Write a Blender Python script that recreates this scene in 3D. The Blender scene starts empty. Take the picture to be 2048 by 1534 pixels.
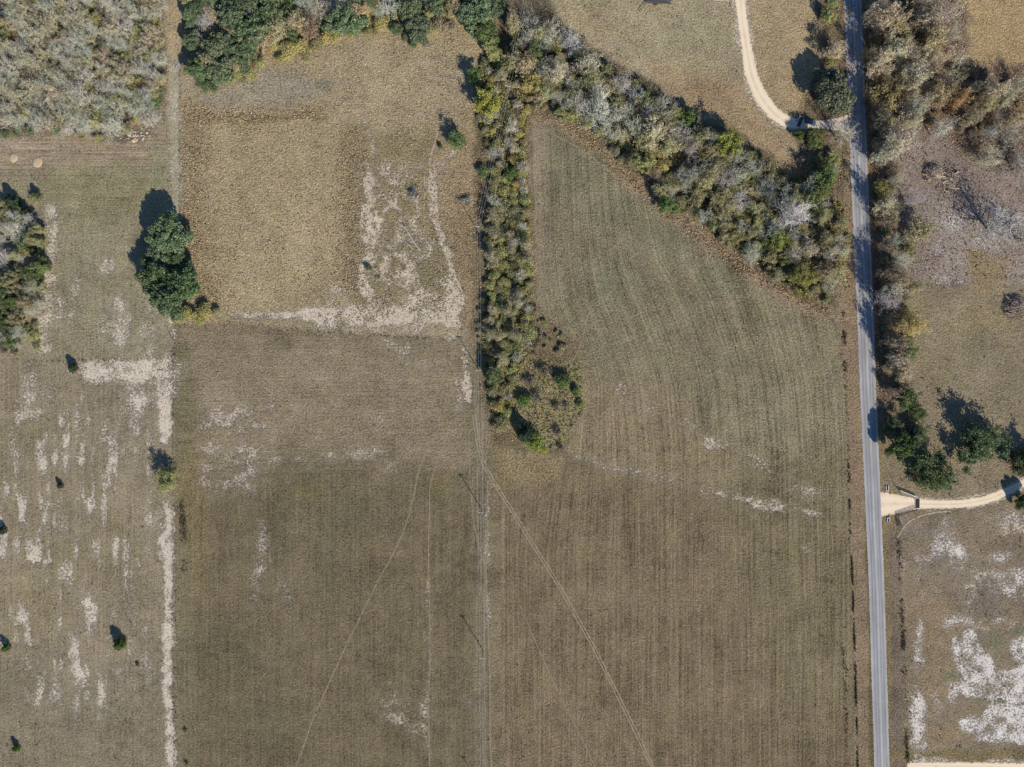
import bpy, math
import numpy as np
from mathutils import Vector

# ------------------------------------------------------------------ camera, sky, sun, exposure
S = 0.22                      # metres per survey unit (the layout grid below is in 0.22 m units)
CX, CY = 1024.0, 767.0        # layout point under the drone
H = 319.0                     # flying height
scn = bpy.context.scene
COL = scn.collection
cam_d = bpy.data.cameras.new('camera'); cam = bpy.data.objects.new('camera', cam_d); COL.objects.link(cam)
cam.location = (0, 0, H); cam.rotation_euler = (0, 0, 0)
cam_d.sensor_width = 36.0; cam_d.lens = 36.0 * H / (2048 * S); cam_d.clip_end = 8000.0; cam_d.clip_start = 1.0
scn.camera = cam
SUN_EL = math.radians(29.5)
SH = Vector((-0.52, 0.854)).normalized()          # the way shadows fall
sdir = Vector((-SH.x * math.cos(SUN_EL), -SH.y * math.cos(SUN_EL), math.sin(SUN_EL)))
w = bpy.data.worlds.new('World'); scn.world = w; w.use_nodes = True
nt = w.node_tree; bg = nt.nodes['Background']
sky = nt.nodes.new('ShaderNodeTexSky'); sky.sky_type = 'NISHITA'; sky.sun_disc = False
sky.sun_elevation = SUN_EL; sky.sun_rotation = math.atan2(sdir.x, sdir.y)
sky.air_density = 1.0; sky.dust_density = 0.0; sky.ozone_density = 3.5
tn = nt.nodes.new('ShaderNodeVectorMath'); tn.operation = 'MULTIPLY'; tn.inputs[1].default_value = (0.84, 1.0, 1.25)   # clear winter sky, deep blue
nt.links.new(sky.outputs[0], tn.inputs[0]); nt.links.new(tn.outputs[0], bg.inputs[0]); bg.inputs[1].default_value = 0.075
sl = bpy.data.lights.new('sun', 'SUN'); sl.energy = 4.6; sl.angle = math.radians(0.55); sl.color = (1.0, 0.94, 0.86)
so = bpy.data.objects.new('sun', sl); COL.objects.link(so); so.location = (100, -150, 120)
so.rotation_euler = sdir.to_track_quat('Z', 'Y').to_euler()
scn.view_settings.view_transform = 'Standard'; scn.view_settings.look = 'None'
scn.view_settings.gamma = 1.0; scn.view_settings.exposure = 0.42

RNG = np.random.default_rng(7)
def W(px, py, z=0.0): return np.array([(px - CX) * S, (CY - py) * S, z])
def lin(r, g, b):
    c = np.array([r, g, b]) / 255.0
    return np.where(c <= 0.04045, c / 12.92, ((c + 0.055) / 1.055) ** 2.4)
KG = 0.80; KE = 0.98
def obs(r, g, b): return lin(r, g, b) / KG * np.array([1.0, 1.0, 1.03])
def obe(r, g, b): return lin(r, g, b) / KE

# ------------------------------------------------------------------ materials
def mat(name):
    m = bpy.data.materials.new(name); m.use_nodes = True
    n = m.node_tree.nodes; l = m.node_tree.links
    return m, n, l, n['Principled BSDF'], n['Material Output']
def node(n, t, **k):
    x = n.new(t)
    for a, b in k.items(): setattr(x, a, b)
    return x
def math_n(n, l, op, a, b=None, c=None, clamp=False):
    x = n.new('ShaderNodeMath'); x.operation = op; x.use_clamp = clamp
    for i, v in enumerate((a, b, c)):
        if v is None: continue
        if isinstance(v, (int, float)): x.inputs[i].default_value = v
        else: l.new(v, x.inputs[i])
    return x.outputs[0]
def noise_n(n, l, vec, scale, detail=4, rough=0.55, dist=0.0):
    x = n.new('ShaderNodeTexNoise'); x.inputs['Scale'].default_value = scale
    x.inputs['Detail'].default_value = detail; x.inputs['Roughness'].default_value = rough
    x.inputs['Distortion'].default_value = dist
    if vec is not None: l.new(vec, x.inputs['Vector'])
    return x.outputs['Fac']
def scale_col(n, l, col, f):
    x = n.new('ShaderNodeVectorMath'); x.operation = 'SCALE'
    l.new(col, x.inputs[0]); l.new(f, x.inputs['Scale']); return x.outputs[0]
def mix_col(n, l, f, a, b):
    x = n.new('ShaderNodeMix'); x.data_type = 'RGBA'; x.clamp_factor = True
    if isinstance(f, (int, float)): x.inputs[0].default_value = f
    else: l.new(f, x.inputs[0])
    for i, v in ((6, a), (7, b)):
        if isinstance(v, (tuple, list, np.ndarray)): x.inputs[i].default_value = (*[float(q) for q in v[:3]], 1)
        else: l.new(v, x.inputs[i])
    return x.outputs[2]

def ground_material():
    m, n, l, bs, out = mat('ground_cover')
    geo = n.new('ShaderNodeNewGeometry'); pos = geo.outputs['Position']
    ac = node(n, 'ShaderNodeAttribute', attribute_name='col')
    am = node(n, 'ShaderNodeAttribute', attribute_name='msk')
    ar = node(n, 'ShaderNodeAttribute', attribute_name='row')
    sp = n.new('ShaderNodeSeparateColor'); l.new(am.outputs['Color'], sp.inputs[0])
    sand, rough, row = sp.outputs[0], sp.outputs[1], sp.outputs[2]; white = am.outputs['Alpha']
    n1 = noise_n(n, l, pos, 1.35, 5, 0.68, 0.5)
    n2 = noise_n(n, l, pos, 0.09, 5, 0.6)
    n3 = noise_n(n, l, pos, 0.33, 4, 0.6)
    n4 = noise_n(n, l, pos, 0.42, 7, 0.7, 0.3)
    n5 = noise_n(n, l, pos, 2.6, 2, 0.5)
    mp = n.new('ShaderNodeMapping'); mp.inputs['Scale'].default_value = (1.0, 0.02, 1.0); l.new(ar.outputs['Vector'], mp.inputs[0])
    st = noise_n(n, l, mp.outputs[0], 0.95, 3, 0.75)
    st2 = noise_n(n, l, mp.outputs[0], 0.16, 2, 0.5)
    streak = math_n(n, l, 'ADD', math_n(n, l, 'MULTIPLY', st, 0.78), math_n(n, l, 'MULTIPLY', st2, 0.22))
    sx = n.new('ShaderNodeSeparateXYZ'); l.new(ar.outputs['Vector'], sx.inputs[0])
    tr_ = math_n(n, l, 'ABSOLUTE', math_n(n, l, 'SUBTRACT', math_n(n, l, 'FRACT', math_n(n, l, 'MULTIPLY_ADD', sx.outputs[0], 1 / 5.9, math_n(n, l, 'MULTIPLY', noise_n(n, l, mp.outputs[0], 0.11, 1), 1.5))), 0.5))
    tram = math_n(n, l, 'MULTIPLY_ADD', tr_, -26.0, 1.0, clamp=True)
    tram = math_n(n, l, 'MULTIPLY', tram, math_n(n, l, 'MULTIPLY_ADD', st2, 3.0, -0.9, clamp=True))
    streak = math_n(n, l, 'MULTIPLY_ADD', tram, -0.16, streak)
    # value = 1 + grain + patches + rows
    g = math_n(n, l, 'MULTIPLY', math_n(n, l, 'SUBTRACT', n1, 0.5), math_n(n, l, 'MULTIPLY_ADD', rough, 1.7, 2.0))
    p = math_n(n, l, 'MULTIPLY', math_n(n, l, 'SUBTRACT', n2, 0.5), 0.85)
    q = math_n(n, l, 'MULTIPLY', math_n(n, l, 'SUBTRACT', n3, 0.5), 0.75)
    r = math_n(n, l, 'MULTIPLY', math_n(n, l, 'MULTIPLY', math_n(n, l, 'SUBTRACT', streak, 0.5), 3.6), row)
    v = math_n(n, l, 'ADD', math_n(n, l, 'ADD', math_n(n, l, 'ADD', g, p), math_n(n, l, 'ADD', q, r)), 1.0)
    v = math_n(n, l, 'MULTIPLY_ADD', math_n(n, l, 'SUBTRACT', noise_n(n, l, pos, 0.028, 4, 0.6), 0.5), 0.7, v)
    v = math_n(n, l, 'MAXIMUM', v, 0.25)
    base = scale_col(n, l, ac.outputs['Color'], v)
    tint = n.new('ShaderNodeVectorMath'); tint.operation = 'MULTIPLY'; l.new(base, tint.inputs[0]); tint.inputs[1].default_value = (0.90, 1.0, 0.78)
    hue = math_n(n, l, 'MULTIPLY_ADD', noise_n(n, l, pos, 0.14, 4, 0.65), 3.0, -1.1, clamp=True)
    base = mix_col(n, l, math_n(n, l, 'MULTIPLY', hue, 0.6), base, tint.outputs[0])
    mot = math_n(n, l, 'MULTIPLY_ADD', noise_n(n, l, pos, 0.5, 3, 0.6), 4.0, -1.6, clamp=True)
    pk = n.new('ShaderNodeVectorMath'); pk.operation = 'MULTIPLY'; l.new(base, pk.inputs[0]); pk.inputs[1].default_value = (1.10, 0.96, 0.98)
    base = mix_col(n, l, math_n(n, l, 'MULTIPLY', mot, 0.7), base, pk.outputs[0])
    # bare sand
    n6 = noise_n(n, l, pos, 1.25, 4, 0.7, 0.6)
    nz = math_n(n, l, 'ADD', math_n(n, l, 'MULTIPLY', math_n(n, l, 'SUBTRACT', n4, 0.5), 1.1), math_n(n, l, 'MULTIPLY', math_n(n, l, 'SUBTRACT', n6, 0.5), 4.6))
    s = math_n(n, l, 'ADD', sand, nz)
    s = math_n(n, l, 'MULTIPLY_ADD', s, 1.35, -0.28, clamp=True)
    s = math_n(n, l, 'MULTIPLY', s, math_n(n, l, 'MULTIPLY', sand, 1.7, clamp=True))
    sc = mix_col(n, l, white, obe(204, 187, 161), obe(216, 207, 193))
    sv = math_n(n, l, 'MULTIPLY_ADD', math_n(n, l, 'SUBTRACT', n1, 0.5), 0.45, 1.0)
    sv = math_n(n, l, 'MULTIPLY_ADD', math_n(n, l, 'SUBTRACT', n2, 0.5), 0.5, sv)
    sv = math_n(n, l, 'MULTIPLY_ADD', math_n(n, l, 'SUBTRACT', n3, 0.5), 0.45, sv)
    sc = scale_col(n, l, sc, sv)
    base = mix_col(n, l, math_n(n, l, 'MULTIPLY', s, math_n(n, l, 'MULTIPLY_ADD', white, 0.15, 0.8)), base, sc)
    l.new(base, bs.inputs['Base Color']); bs.inputs['Roughness'].default_value = 1.0
    bs.inputs['Specular IOR Level'].default_value = 0.0
    # relief of the sward
    hgt = math_n(n, l, 'ADD', math_n(n, l, 'MULTIPLY', n1, rough), math_n(n, l, 'MULTIPLY', n5, 0.12))
    hgt = math_n(n, l, 'ADD', hgt, math_n(n, l, 'MULTIPLY', math_n(n, l, 'MULTIPLY', st, row), 0.7))
    hgt = math_n(n, l, 'MULTIPLY', hgt, math_n(n, l, 'MULTIPLY_ADD', s, -0.65, 1.0))
    b = n.new('ShaderNodeBump'); b.inputs['Strength'].default_value = 1.0; b.inputs['Distance'].default_value = 1.1
    l.new(hgt, b.inputs['Height']); l.new(b.outputs[0], bs.inputs['Normal'])
    return m
M_ground = ground_material()

def earth_mat(name, c, var=0.35, sc=1.2, bump=0.25, rough=0.95, second=None):
    m, n, l, bs, out = mat(name)
    geo = n.new('ShaderNodeNewGeometry'); pos = geo.outputs['Position']
    n1 = noise_n(n, l, pos, sc, 5, 0.65); n2 = noise_n(n, l, pos, sc * 0.13, 4, 0.6)
    v = math_n(n, l, 'ADD', math_n(n, l, 'MULTIPLY', math_n(n, l, 'SUBTRACT', n1, 0.5), var * 2),
               math_n(n, l, 'MULTIPLY_ADD', math_n(n, l, 'SUBTRACT', n2, 0.5), var * 1.6, 1.0))
    rgb = n.new('ShaderNodeRGB'); rgb.outputs[0].default_value = (*[float(x) for x in c], 1)
    base = rgb.outputs[0]
    if second is not None:
        f = math_n(n, l, 'MULTIPLY_ADD', noise_n(n, l, pos, sc * 0.5, 6, 0.7), 5.0, -2.2, clamp=True)
        base = mix_col(n, l, f, base, second)
    l.new(scale_col(n, l, base, v), bs.inputs['Base Color'])
    bs.inputs['Roughness'].default_value = rough; bs.inputs['Specular IOR Level'].default_value = 0.1
    b = n.new('ShaderNodeBump'); b.inputs['Strength'].default_value = bump; b.inputs['Distance'].default_value = 0.3
    l.new(n1, b.inputs['Height']); l.new(b.outputs[0], bs.inputs['Normal'])
    return m
M_trail = earth_mat('trodden_earth', obe(150, 134, 109), 0.3, 1.5, 0.3, second=obe(122, 108, 85))
M_rut = earth_mat('wheel_rut_earth', obe(160, 144, 117), 0.3, 1.5, 0.3, second=obe(134, 120, 95))
M_sandpath = earth_mat('sandy_track_earth', obe(172, 156, 134), 0.25, 1.2, 0.3)
M_caliche = earth_mat('caliche', obe(228, 208, 176), 0.10, 1.6, 0.15)
M_caliche_dull = earth_mat('caliche_dull', obe(196, 184, 166), 0.18, 1.3, 0.2)
M_mound = earth_mat('sand_mound', obe(184, 162, 130), 0.15, 2.0, 0.3)

def drive_material(name, c1, c2):
    m, n, l, bs, out = mat(name)
    geo = n.new('ShaderNodeNewGeometry'); pos = geo.outputs['Position']
    at = node(n, 'ShaderNodeAttribute', attribute_name='across')
    n1 = noise_n(n, l, pos, 1.6, 5, 0.7); n2 = noise_n(n, l, pos, 0.25, 5, 0.65)
    d = math_n(n, l, 'ABSOLUTE', math_n(n, l, 'SUBTRACT', math_n(n, l, 'ABSOLUTE', math_n(n, l, 'SUBTRACT', at.outputs['Fac'], 0.5)), 0.23))
    off = math_n(n, l, 'MULTIPLY_ADD', d, 4.5, -0.35)
    off = math_n(n, l, 'ADD', off, math_n(n, l, 'MULTIPLY', math_n(n, l, 'SUBTRACT', n2, 0.5), 2.2))
    off = math_n(n, l, 'MULTIPLY_ADD', math_n(n, l, 'SUBTRACT', n1, 0.5), 1.6, off, clamp=True)
    base = mix_col(n, l, math_n(n, l, 'MULTIPLY', off, 0.75), c1, c2)
    v = math_n(n, l, 'MULTIPLY_ADD', math_n(n, l, 'SUBTRACT', n1, 0.5), 0.35, 1.0)
    l.new(scale_col(n, l, base, v), bs.inputs['Base Color']); bs.inputs['Roughness'].default_value = 0.95; bs.inputs['Specular IOR Level'].default_value = 0.1
    return m
M_drive = drive_material('caliche_drive', obe(230, 210, 178), obe(200, 177, 143))
def road_material():
    m, n, l, bs, out = mat('chipseal')
    geo = n.new('ShaderNodeNewGeometry'); pos = geo.outputs['Position']
    at = node(n, 'ShaderNodeAttribute', attribute_name='across')
    cr = n.new('ShaderNodeValToRGB'); e = cr.color_ramp; l.new(at.outputs['Fac'], cr.inputs[0])
    stops = [(0.0, 1.08), (0.10, 0.96), (0.2, 0.66), (0.29, 0.94), (0.36, 0.70), (0.47, 1.14), (0.52, 1.0), (0.60, 0.66), (0.7, 0.95), (0.78, 0.68), (0.88, 1.0), (1.0, 1.1)]
    e.elements[0].position = 0; e.elements[1].position = 1
    for i, (t, v) in enumerate(stops):
        el = e.elements[0] if i == 0 else (e.elements[-1] if i == len(stops) - 1 else e.elements.new(t))
        el.color = (v, v, v, 1)
    n1 = noise_n(n, l, pos, 1.8, 5, 0.7)
    mp = n.new('ShaderNodeMapping'); mp.inputs['Scale'].default_value = (1.0, 0.05, 1); l.new(pos, mp.inputs[0])
    n2 = noise_n(n, l, mp.outputs[0], 0.9, 4, 0.6)
    v = math_n(n, l, 'MULTIPLY_ADD', math_n(n, l, 'SUBTRACT', n1, 0.5), 0.35, 1.0)
    v = math_n(n, l, 'MULTIPLY_ADD', math_n(n, l, 'SUBTRACT', n2, 0.5), 0.7, v)
    v = math_n(n, l, 'MULTIPLY_ADD', math_n(n, l, 'SUBTRACT', noise_n(n, l, pos, 0.12, 4, 0.6), 0.5), 0.5, v)
    c = scale_col(n, l, cr.outputs[0], v)
    t = n.new('ShaderNodeVectorMath'); t.operation = 'MULTIPLY'; l.new(c, t.inputs[0]); t.inputs[1].default_value = [float(x) for x in obe(158, 156, 152)]
    l.new(t.outputs[0], bs.inputs['Base Color']); bs.inputs['Roughness'].default_value = 0.85; bs.inputs['Specular IOR Level'].default_value = 0.2
    return m
M_road = road_material()

def leaf_material(name, transl=0.3, lo=0.45, hi=1.5, second=(0.9, 1.0, 0.8), amt=0.5):
    m, n, l, bs, out = mat(name)
    n.remove(bs)
    oi = n.new('ShaderNodeObjectInfo'); geo = n.new('ShaderNodeNewGeometry')
    ri = geo.outputs['Random Per Island']
    v = math_n(n, l, 'MULTIPLY_ADD', ri, hi - lo, lo)
    c = scale_col(n, l, oi.outputs['Color'], v)
    t = n.new('ShaderNodeVectorMath'); t.operation = 'MULTIPLY'; l.new(c, t.inputs[0]); t.inputs[1].default_value = second
    f = math_n(n, l, 'FRACT', math_n(n, l, 'MULTIPLY', ri, 37.7))
    c = mix_col(n, l, math_n(n, l, 'MULTIPLY', f, amt), c, t.outputs[0])
    d = n.new('ShaderNodeBsdfDiffuse'); l.new(c, d.inputs[0])
    if transl > 0:
        tr = n.new('ShaderNodeBsdfTranslucent'); l.new(c, tr.inputs[0])
        mx = n.new('ShaderNodeMixShader'); mx.inputs[0].default_value = transl
        l.new(d.outputs[0], mx.inputs[1]); l.new(tr.outputs[0], mx.inputs[2]); l.new(mx.outputs[0], out.inputs[0])
    else: l.new(d.outputs[0], out.inputs[0])
    return m
M_leaf = leaf_material('foliage', 0.38, 0.45, 1.55, (1.25, 1.12, 0.75), 0.55)
M_dry = leaf_material('dry_grass', 0.15, 0.5, 1.5, (1.15, 0.95, 0.75), 0.6)
M_twig = leaf_material('twigs', 0.0, 0.7, 1.3, (1.1, 1.0, 0.85), 0.5)
def plain(name, c, rough=0.8, metal=0.0, var=0.2, sc=3.0):
    m, n, l, bs, out = mat(name)
    geo = n.new('ShaderNodeNewGeometry')
    n1 = noise_n(n, l, geo.outputs['Position'], sc, 4, 0.6)
    v = math_n(n, l, 'MULTIPLY_ADD', math_n(n, l, 'SUBTRACT', n1, 0.5), var * 2, 1.0)
    rgb = n.new('ShaderNodeRGB'); rgb.outputs[0].default_value = (*[float(x) for x in c], 1)
    l.new(scale_col(n, l, rgb.outputs[0], v), bs.inputs['Base Color'])
    bs.inputs['Roughness'].default_value = rough; bs.inputs['Metallic'].default_value = metal
    return m
M_bark = plain('bark', (0.20, 0.17, 0.14), 0.95, 0, 0.35)
M_pole = plain('pole_timber', (0.16, 0.13, 0.10), 0.9, 0, 0.3)
M_arm = plain('weathered_crossarm', (0.62, 0.60, 0.56), 0.8, 0, 0.15)
M_wire = plain('aluminium_wire', (0.78, 0.76, 0.70), 0.6, 0.0, 0.05)
M_post = plain('fence_post_timber', (0.18, 0.15, 0.12), 0.95, 0, 0.3)
M_steel = plain('rusty_steel', (0.13, 0.10, 0.085), 0.7, 0.3, 0.3)
M_pipe_white = plain('white_pipe', (0.72, 0.70, 0.66), 0.6, 0, 0.12)
M_pipe_dark = plain('dark_pipe', (0.06, 0.06, 0.05), 0.6, 0.2, 0.2)
M_conc = plain('concrete', (0.60, 0.58, 0.54), 0.9, 0, 0.12)
M_paint = plain('dark_blue_paint', (0.07, 0.12, 0.17), 0.3, 0.2, 0.05)
M_glass = plain('vehicle_glass', (0.008, 0.01, 0.014), 0.08, 0, 0.0)
M_rubber = plain('rubber', (0.015, 0.015, 0.015), 0.9, 0, 0.1)
M_lamp = plain('lamp_lens', (0.6, 0.6, 0.58), 0.2, 0, 0.0)
M_deck = plain('trailer_deck', (0.10, 0.10, 0.10), 0.8, 0.1, 0.35)
M_wood = plain('dead_wood', (0.52, 0.43, 0.31), 0.95, 0, 0.3)
M_wood_grey = plain('grey_dead_wood', (0.45, 0.43, 0.40), 0.95, 0, 0.25)
M_wood_brown = plain('brown_dead_wood', (0.33, 0.27, 0.21), 0.95, 0, 0.35)
M_clay = plain('orange_rubble', (0.55, 0.27, 0.13), 0.95, 0, 0.2)

# ------------------------------------------------------------------ mesh helpers
def quads_mesh(name, V, Q, mats, mi=None, smooth=False):
    V = np.ascontiguousarray(V, dtype=np.float32).reshape(-1, 3); Q = np.ascontiguousarray(Q, dtype=np.int32)
    me = bpy.data.meshes.new(name); k = Q.shape[1]
    me.vertices.add(len(V)); me.vertices.foreach_set('co', V.ravel())
    me.loops.add(Q.size); me.loops.foreach_set('vertex_index', Q.ravel())
    me.polygons.add(len(Q)); me.polygons.foreach_set('loop_start', np.arange(0, Q.size, k, dtype=np.int32))
    for m in mats: me.materials.append(m)
    if mi is not None: me.polygons.foreach_set('material_index', np.ascontiguousarray(mi, dtype=np.int32))
    me.update(calc_edges=True)
    me.polygons.foreach_set('use_smooth', np.full(len(Q), smooth))
    return me
class MB:
    """collects quads"""
    def __init__(s): s.V = []; s.Q = []; s.m = []; s.n = 0
    def add(s, V, Q, m=0):
        V = np.asarray(V, float).reshape(-1, 3); Q = np.asarray(Q, int)
        s.V.append(V); s.Q.append(Q + s.n); s.m.append(np.full(len(Q), m)); s.n += len(V)
    def quads(s, P, m=0):
        P = np.asarray(P, float); k = len(P)
        s.add(P.reshape(-1, 3), np.arange(4 * k).reshape(k, 4), m)
    def tubes(s, P0, P1, R0, R1, sides=3, m=0):
        P0 = np.asarray(P0, float).reshape(-1, 3); P1 = np.asarray(P1, float).reshape(-1, 3)
        R0 = np.asarray(R0, float).reshape(-1); R1 = np.asarray(R1, float).reshape(-1)
        d = P1 - P0; d /= np.linalg.norm(d, axis=1, keepdims=True) + 1e-9
        a = np.where(np.abs(d[:, 2:3]) > 0.9, np.array([[1., 0, 0]]), np.array([[0., 0, 1]]))
        u = np.cross(d, a); u /= np.linalg.norm(u, axis=1, keepdims=True) + 1e-9; v = np.cross(d, u)
        k = len(P0); ang = np.arange(sides) * 2 * np.pi / sides
        ring = u[:, None, :] * np.cos(ang)[None, :, None] + v[:, None, :] * np.sin(ang)[None, :, None]
        A = P0[:, None] + ring * R0[:, None, None]; B = P1[:, None] + ring * R1[:, None, None]
        V = np.concatenate([A, B], 1).reshape(-1, 3)
        i = np.arange(sides); j = (i + 1) % sides
        f = np.stack([i, j, j + sides, i + sides], 1)
        Q = (np.arange(k) * 2 * sides)[:, None, None] + f[None]
        s.add(V, Q.reshape(-1, 4), m)
    def box(s, c, size, rz=0.0, m=0, taper=1.0):
        x, y, z = np.array(size) / 2.0
        v = np.array([[-x, -y, -z], [x, -y, -z], [x, y, -z], [-x, y, -z], [-x * taper, -y * taper, z], [x * taper, -y * taper, z], [x * taper, y * taper, z], [-x * taper, y * taper, z]])
        cs, sn = math.cos(rz), math.sin(rz)
        v = np.stack([v[:, 0] * cs - v[:, 1] * sn, v[:, 0] * sn + v[:, 1] * cs, v[:, 2]], 1) + np.asarray(c, float)
        s.add(v, [[0, 3, 2, 1], [4, 5, 6, 7], [0, 1, 5, 4], [1, 2, 6, 5], [2, 3, 7, 6], [3, 0, 4, 7]], m)
    def mesh(s, name, mats, smooth=False):
        return quads_mesh(name, np.concatenate(s.V), np.concatenate(s.Q), mats, np.concatenate(s.m), smooth)
def link(name, me, parent=None, loc=(0, 0, 0), rz=0.0, color=None):
    o = bpy.data.objects.new(name, me); COL.objects.link(o); o.location = [float(x) for x in loc]; o.rotation_euler = (0, 0, rz)
    if parent is not None: o.parent = parent
    if color is not None: o.color = (*[float(c) for c in color], 1)
    return o
def tag(o, label=None, cat=None, group=None, kind=None):
    if label: o['label'] = label
    if cat: o['category'] = cat
    if group: o['group'] = group
    if kind: o['kind'] = kind
    return o

# ------------------------------------------------------------------ ground painting (field cover, worn soil)
STEP = 3.0; X0, X1, Y0, Y1 = -120.0, 2168.0, -120.0, 1654.0
nx = int((X1 - X0) / STEP) + 1; ny = int((Y1 - Y0) / STEP) + 1
gx = X0 + STEP * np.arange(nx); gy = Y0 + STEP * np.arange(ny)
PX, PY = np.meshgrid(gx, gy)
def vnoise(X, Y, period, seed):
    r = np.random.default_rng(seed); G = r.random((256, 256))
    x = X / period + 1000; y = Y / period + 1000
    xi = np.floor(x).astype(int); yi = np.floor(y).astype(int); fx = x - xi; fy = y - yi
    fx = fx * fx * (3 - 2 * fx); fy = fy * fy * (3 - 2 * fy)
    a = G[yi % 256, xi % 256]; b = G[yi % 256, (xi + 1) % 256]; c = G[(yi + 1) % 256, xi % 256]; d = G[(yi + 1) % 256, (xi + 1) % 256]
    return (a * (1 - fx) + b * fx) * (1 - fy) + (c * (1 - fx) + d * fx) * fy
def fbm(X, Y, period, seed, o=4):
    t = 0; amp = 0.5; tot = 0
    for i in range(o): t = t + vnoise(X, Y, period / 2 ** i, seed + i) * amp; tot += amp; amp *= 0.55
    return t / tot
WX = PX + (fbm(PX, PY, 40, 11) - 0.5) * 26 + (fbm(PX, PY, 13, 15, 2) - 0.5) * 15; WY = PY + (fbm(PX, PY, 40, 21) - 0.5) * 26 + (fbm(PX, PY, 13, 25, 2) - 0.5) * 15
def sm(a, b, x): t = np.clip((x - a) / (b - a), 0, 1); return t * t * (3 - 2 * t)
def inside(poly, X, Y):
    r = np.zeros(np.shape(X), bool); n = len(poly)
    for i in range(n):
        x0, y0 = poly[i]; x1, y1 = poly[(i + 1) % n]
        if y0 == y1: continue
        c = ((y0 > Y) != (y1 > Y)) & (X < (x1 - x0) * (Y - y0) / (y1 - y0) + x0); r ^= c
    return r
def sdist(pts, X, Y, closed=False):
    d = np.full(np.shape(X), 1e9); n = len(pts)
    for i in range(n if closed else n - 1):
        x0, y0 = pts[i]; x1, y1 = pts[(i + 1) % n]; dx, dy = x1 - x0, y1 - y0
        t = np.clip(((X - x0) * dx + (Y - y0) * dy) / (dx * dx + dy * dy + 1e-9), 0, 1)
        d = np.minimum(d, np.hypot(X - x0 - t * dx, Y - y0 - t * dy))
    return d
def pmask(poly, feather=6.0, warp=0.0):
    X = PX + (WX - PX) * warp; Y = PY + (WY - PY) * warp
    d = sdist(poly, X, Y, True); d = np.where(inside(poly, X, Y), d, -d)
    return sm(-feather, feather, d)
def crop(x0, x1, y0, y1):
    i0 = max(0, int((y0 - Y0) / STEP)); i1 = min(ny, int((y1 - Y0) / STEP) + 2)
    j0 = max(0, int((x0 - X0) / STEP)); j1 = min(nx, int((x1 - X0) / STEP) + 2)
    return slice(i0, i1), slice(j0, j1)
Cc = np.zeros((ny, nx, 3)); Cc[:] = obs(122, 110, 84)
sand = np.zeros((ny, nx)); rough = np.full((ny, nx), 0.55); rows = np.zeros((ny, nx)); white = np.zeros((ny, nx))
rowu = PX * S; rowv = PY * S
def paint(m, c=None, rg=None, rw=None):
    global Cc, rough, rows
    if c is not None: Cc = Cc * (1 - m[..., None]) + obs(*c) * m[..., None]
    if rg is not None: rough = rough * (1 - m) + rg * m
    if rw is not None: rows = rows * (1 - m) + rw * m
def sblob(x, y, rx, ry, a=1.0, ang=0.0, warp=0.7, wh=0.0, hard=0.5):
    R = max(rx, ry) * 1.6 + 20; c = crop(x - R, x + R, y - R, y + R)
    X = (PX + (WX - PX) * warp)[c] - x; Y = (PY + (WY - PY) * warp)[c] - y
    ca, sa = math.cos(math.radians(ang)), math.sin(math.radians(ang))
    d = np.hypot((X * ca + Y * sa) / rx, (-X * sa + Y * ca) / ry)
    m = (1 - sm(hard * 0.3, 1.9, d)) * a
    sand[c] = np.maximum(sand[c], m); white[c] = np.maximum(white[c], (m > 0.1) * wh)
def sline(pts, wdt, a=1.0, feather=None, warp=0.4, wh=0.0):
    f = (feather or wdt * 0.8) * 1.35; P = np.array(pts); R = wdt + f + 14
    c = crop(P[:, 0].min() - R, P[:, 0].max() + R, P[:, 1].min() - R, P[:, 1].max() + R)
    d = sdist(pts, (PX + (WX - PX) * (warp + 0.35))[c], (PY + (WY - PY) * (warp + 0.35))[c])
    m = (1 - sm(wdt / 2, wdt / 2 + f, d)) * a
    sand[c] = np.maximum(sand[c], m); white[c] = np.maximum(white[c], (m > 0.1) * wh)
def cblob(x, y, rx, ry, col, a=1.0, rg=None, warp=0.8, ang=0.0, hard=0.4):
    ca, sa = math.cos(math.radians(ang)), math.sin(math.radians(ang))
    X = PX + (WX - PX) * warp - x; Y = PY + (WY - PY) * warp - y
    d = np.hypot((X * ca + Y * sa) / rx, (-X * sa + Y * ca) / ry); paint((1 - sm(hard, 1.4, d)) * a, col, rg)

E = [-130, 2180, -130, 1670]
P_wood_nw = [(-130, -130), (345, -130), (325, 40), (330, 90), (338, 130), (330, 240), (290, 285), (200, 278), (130, 268), (60, 268), (-130, 285)]
P_lane = [(328, -130), (365, -130), (362, 100), (362, 650), (345, 652), (343, 300), (336, 240), (338, 130), (330, 60)]
P_west_up = [(-130, 270), (340, 270), (347, 650), (345, 716), (-130, 726)]
P_past = [(362, 90), (420, -130), (1040, -130), (960, 120), (945, 300), (955, 460), (945, 560), (930, 670), (700, 668), (480, 650), (362, 648), (358, 400)]
P_mid = [(347, 650), (480, 650), (700, 670), (925, 684), (948, 760), (955, 860), (975, 950), (978, 1670), (347, 1670)]
P_sw = [(-130, 724), (345, 716), (347, 1670), (-130, 1670)]
P_strip = [(960, 110), (1045, 110), (1060, 215), (1060, 330), (1072, 480), (1070, 600), (1150, 690), (1165, 815), (1120, 910), (985, 880), (955, 760), (945, 640), (952, 460), (945, 300)]
P_belt = [(1020, -130), (1060, -20), (1120, 40), (1185, 95), (1260, 145), (1330, 185), (1400, 240), (1460, 255), (1520, 300), (1580, 330), (1600, 300), (1590, 240), (1640, 130), (1630, -130), (1690, -130), (1700, 250), (1690, 400), (1700, 560), (1672, 620), (1650, 612), (1560, 572), (1500, 532), (1400, 452), (1330, 402), (1250, 330), (1160, 250), (1060, 225), (960, 215), (950, 130), (1000, 60)]
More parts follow.
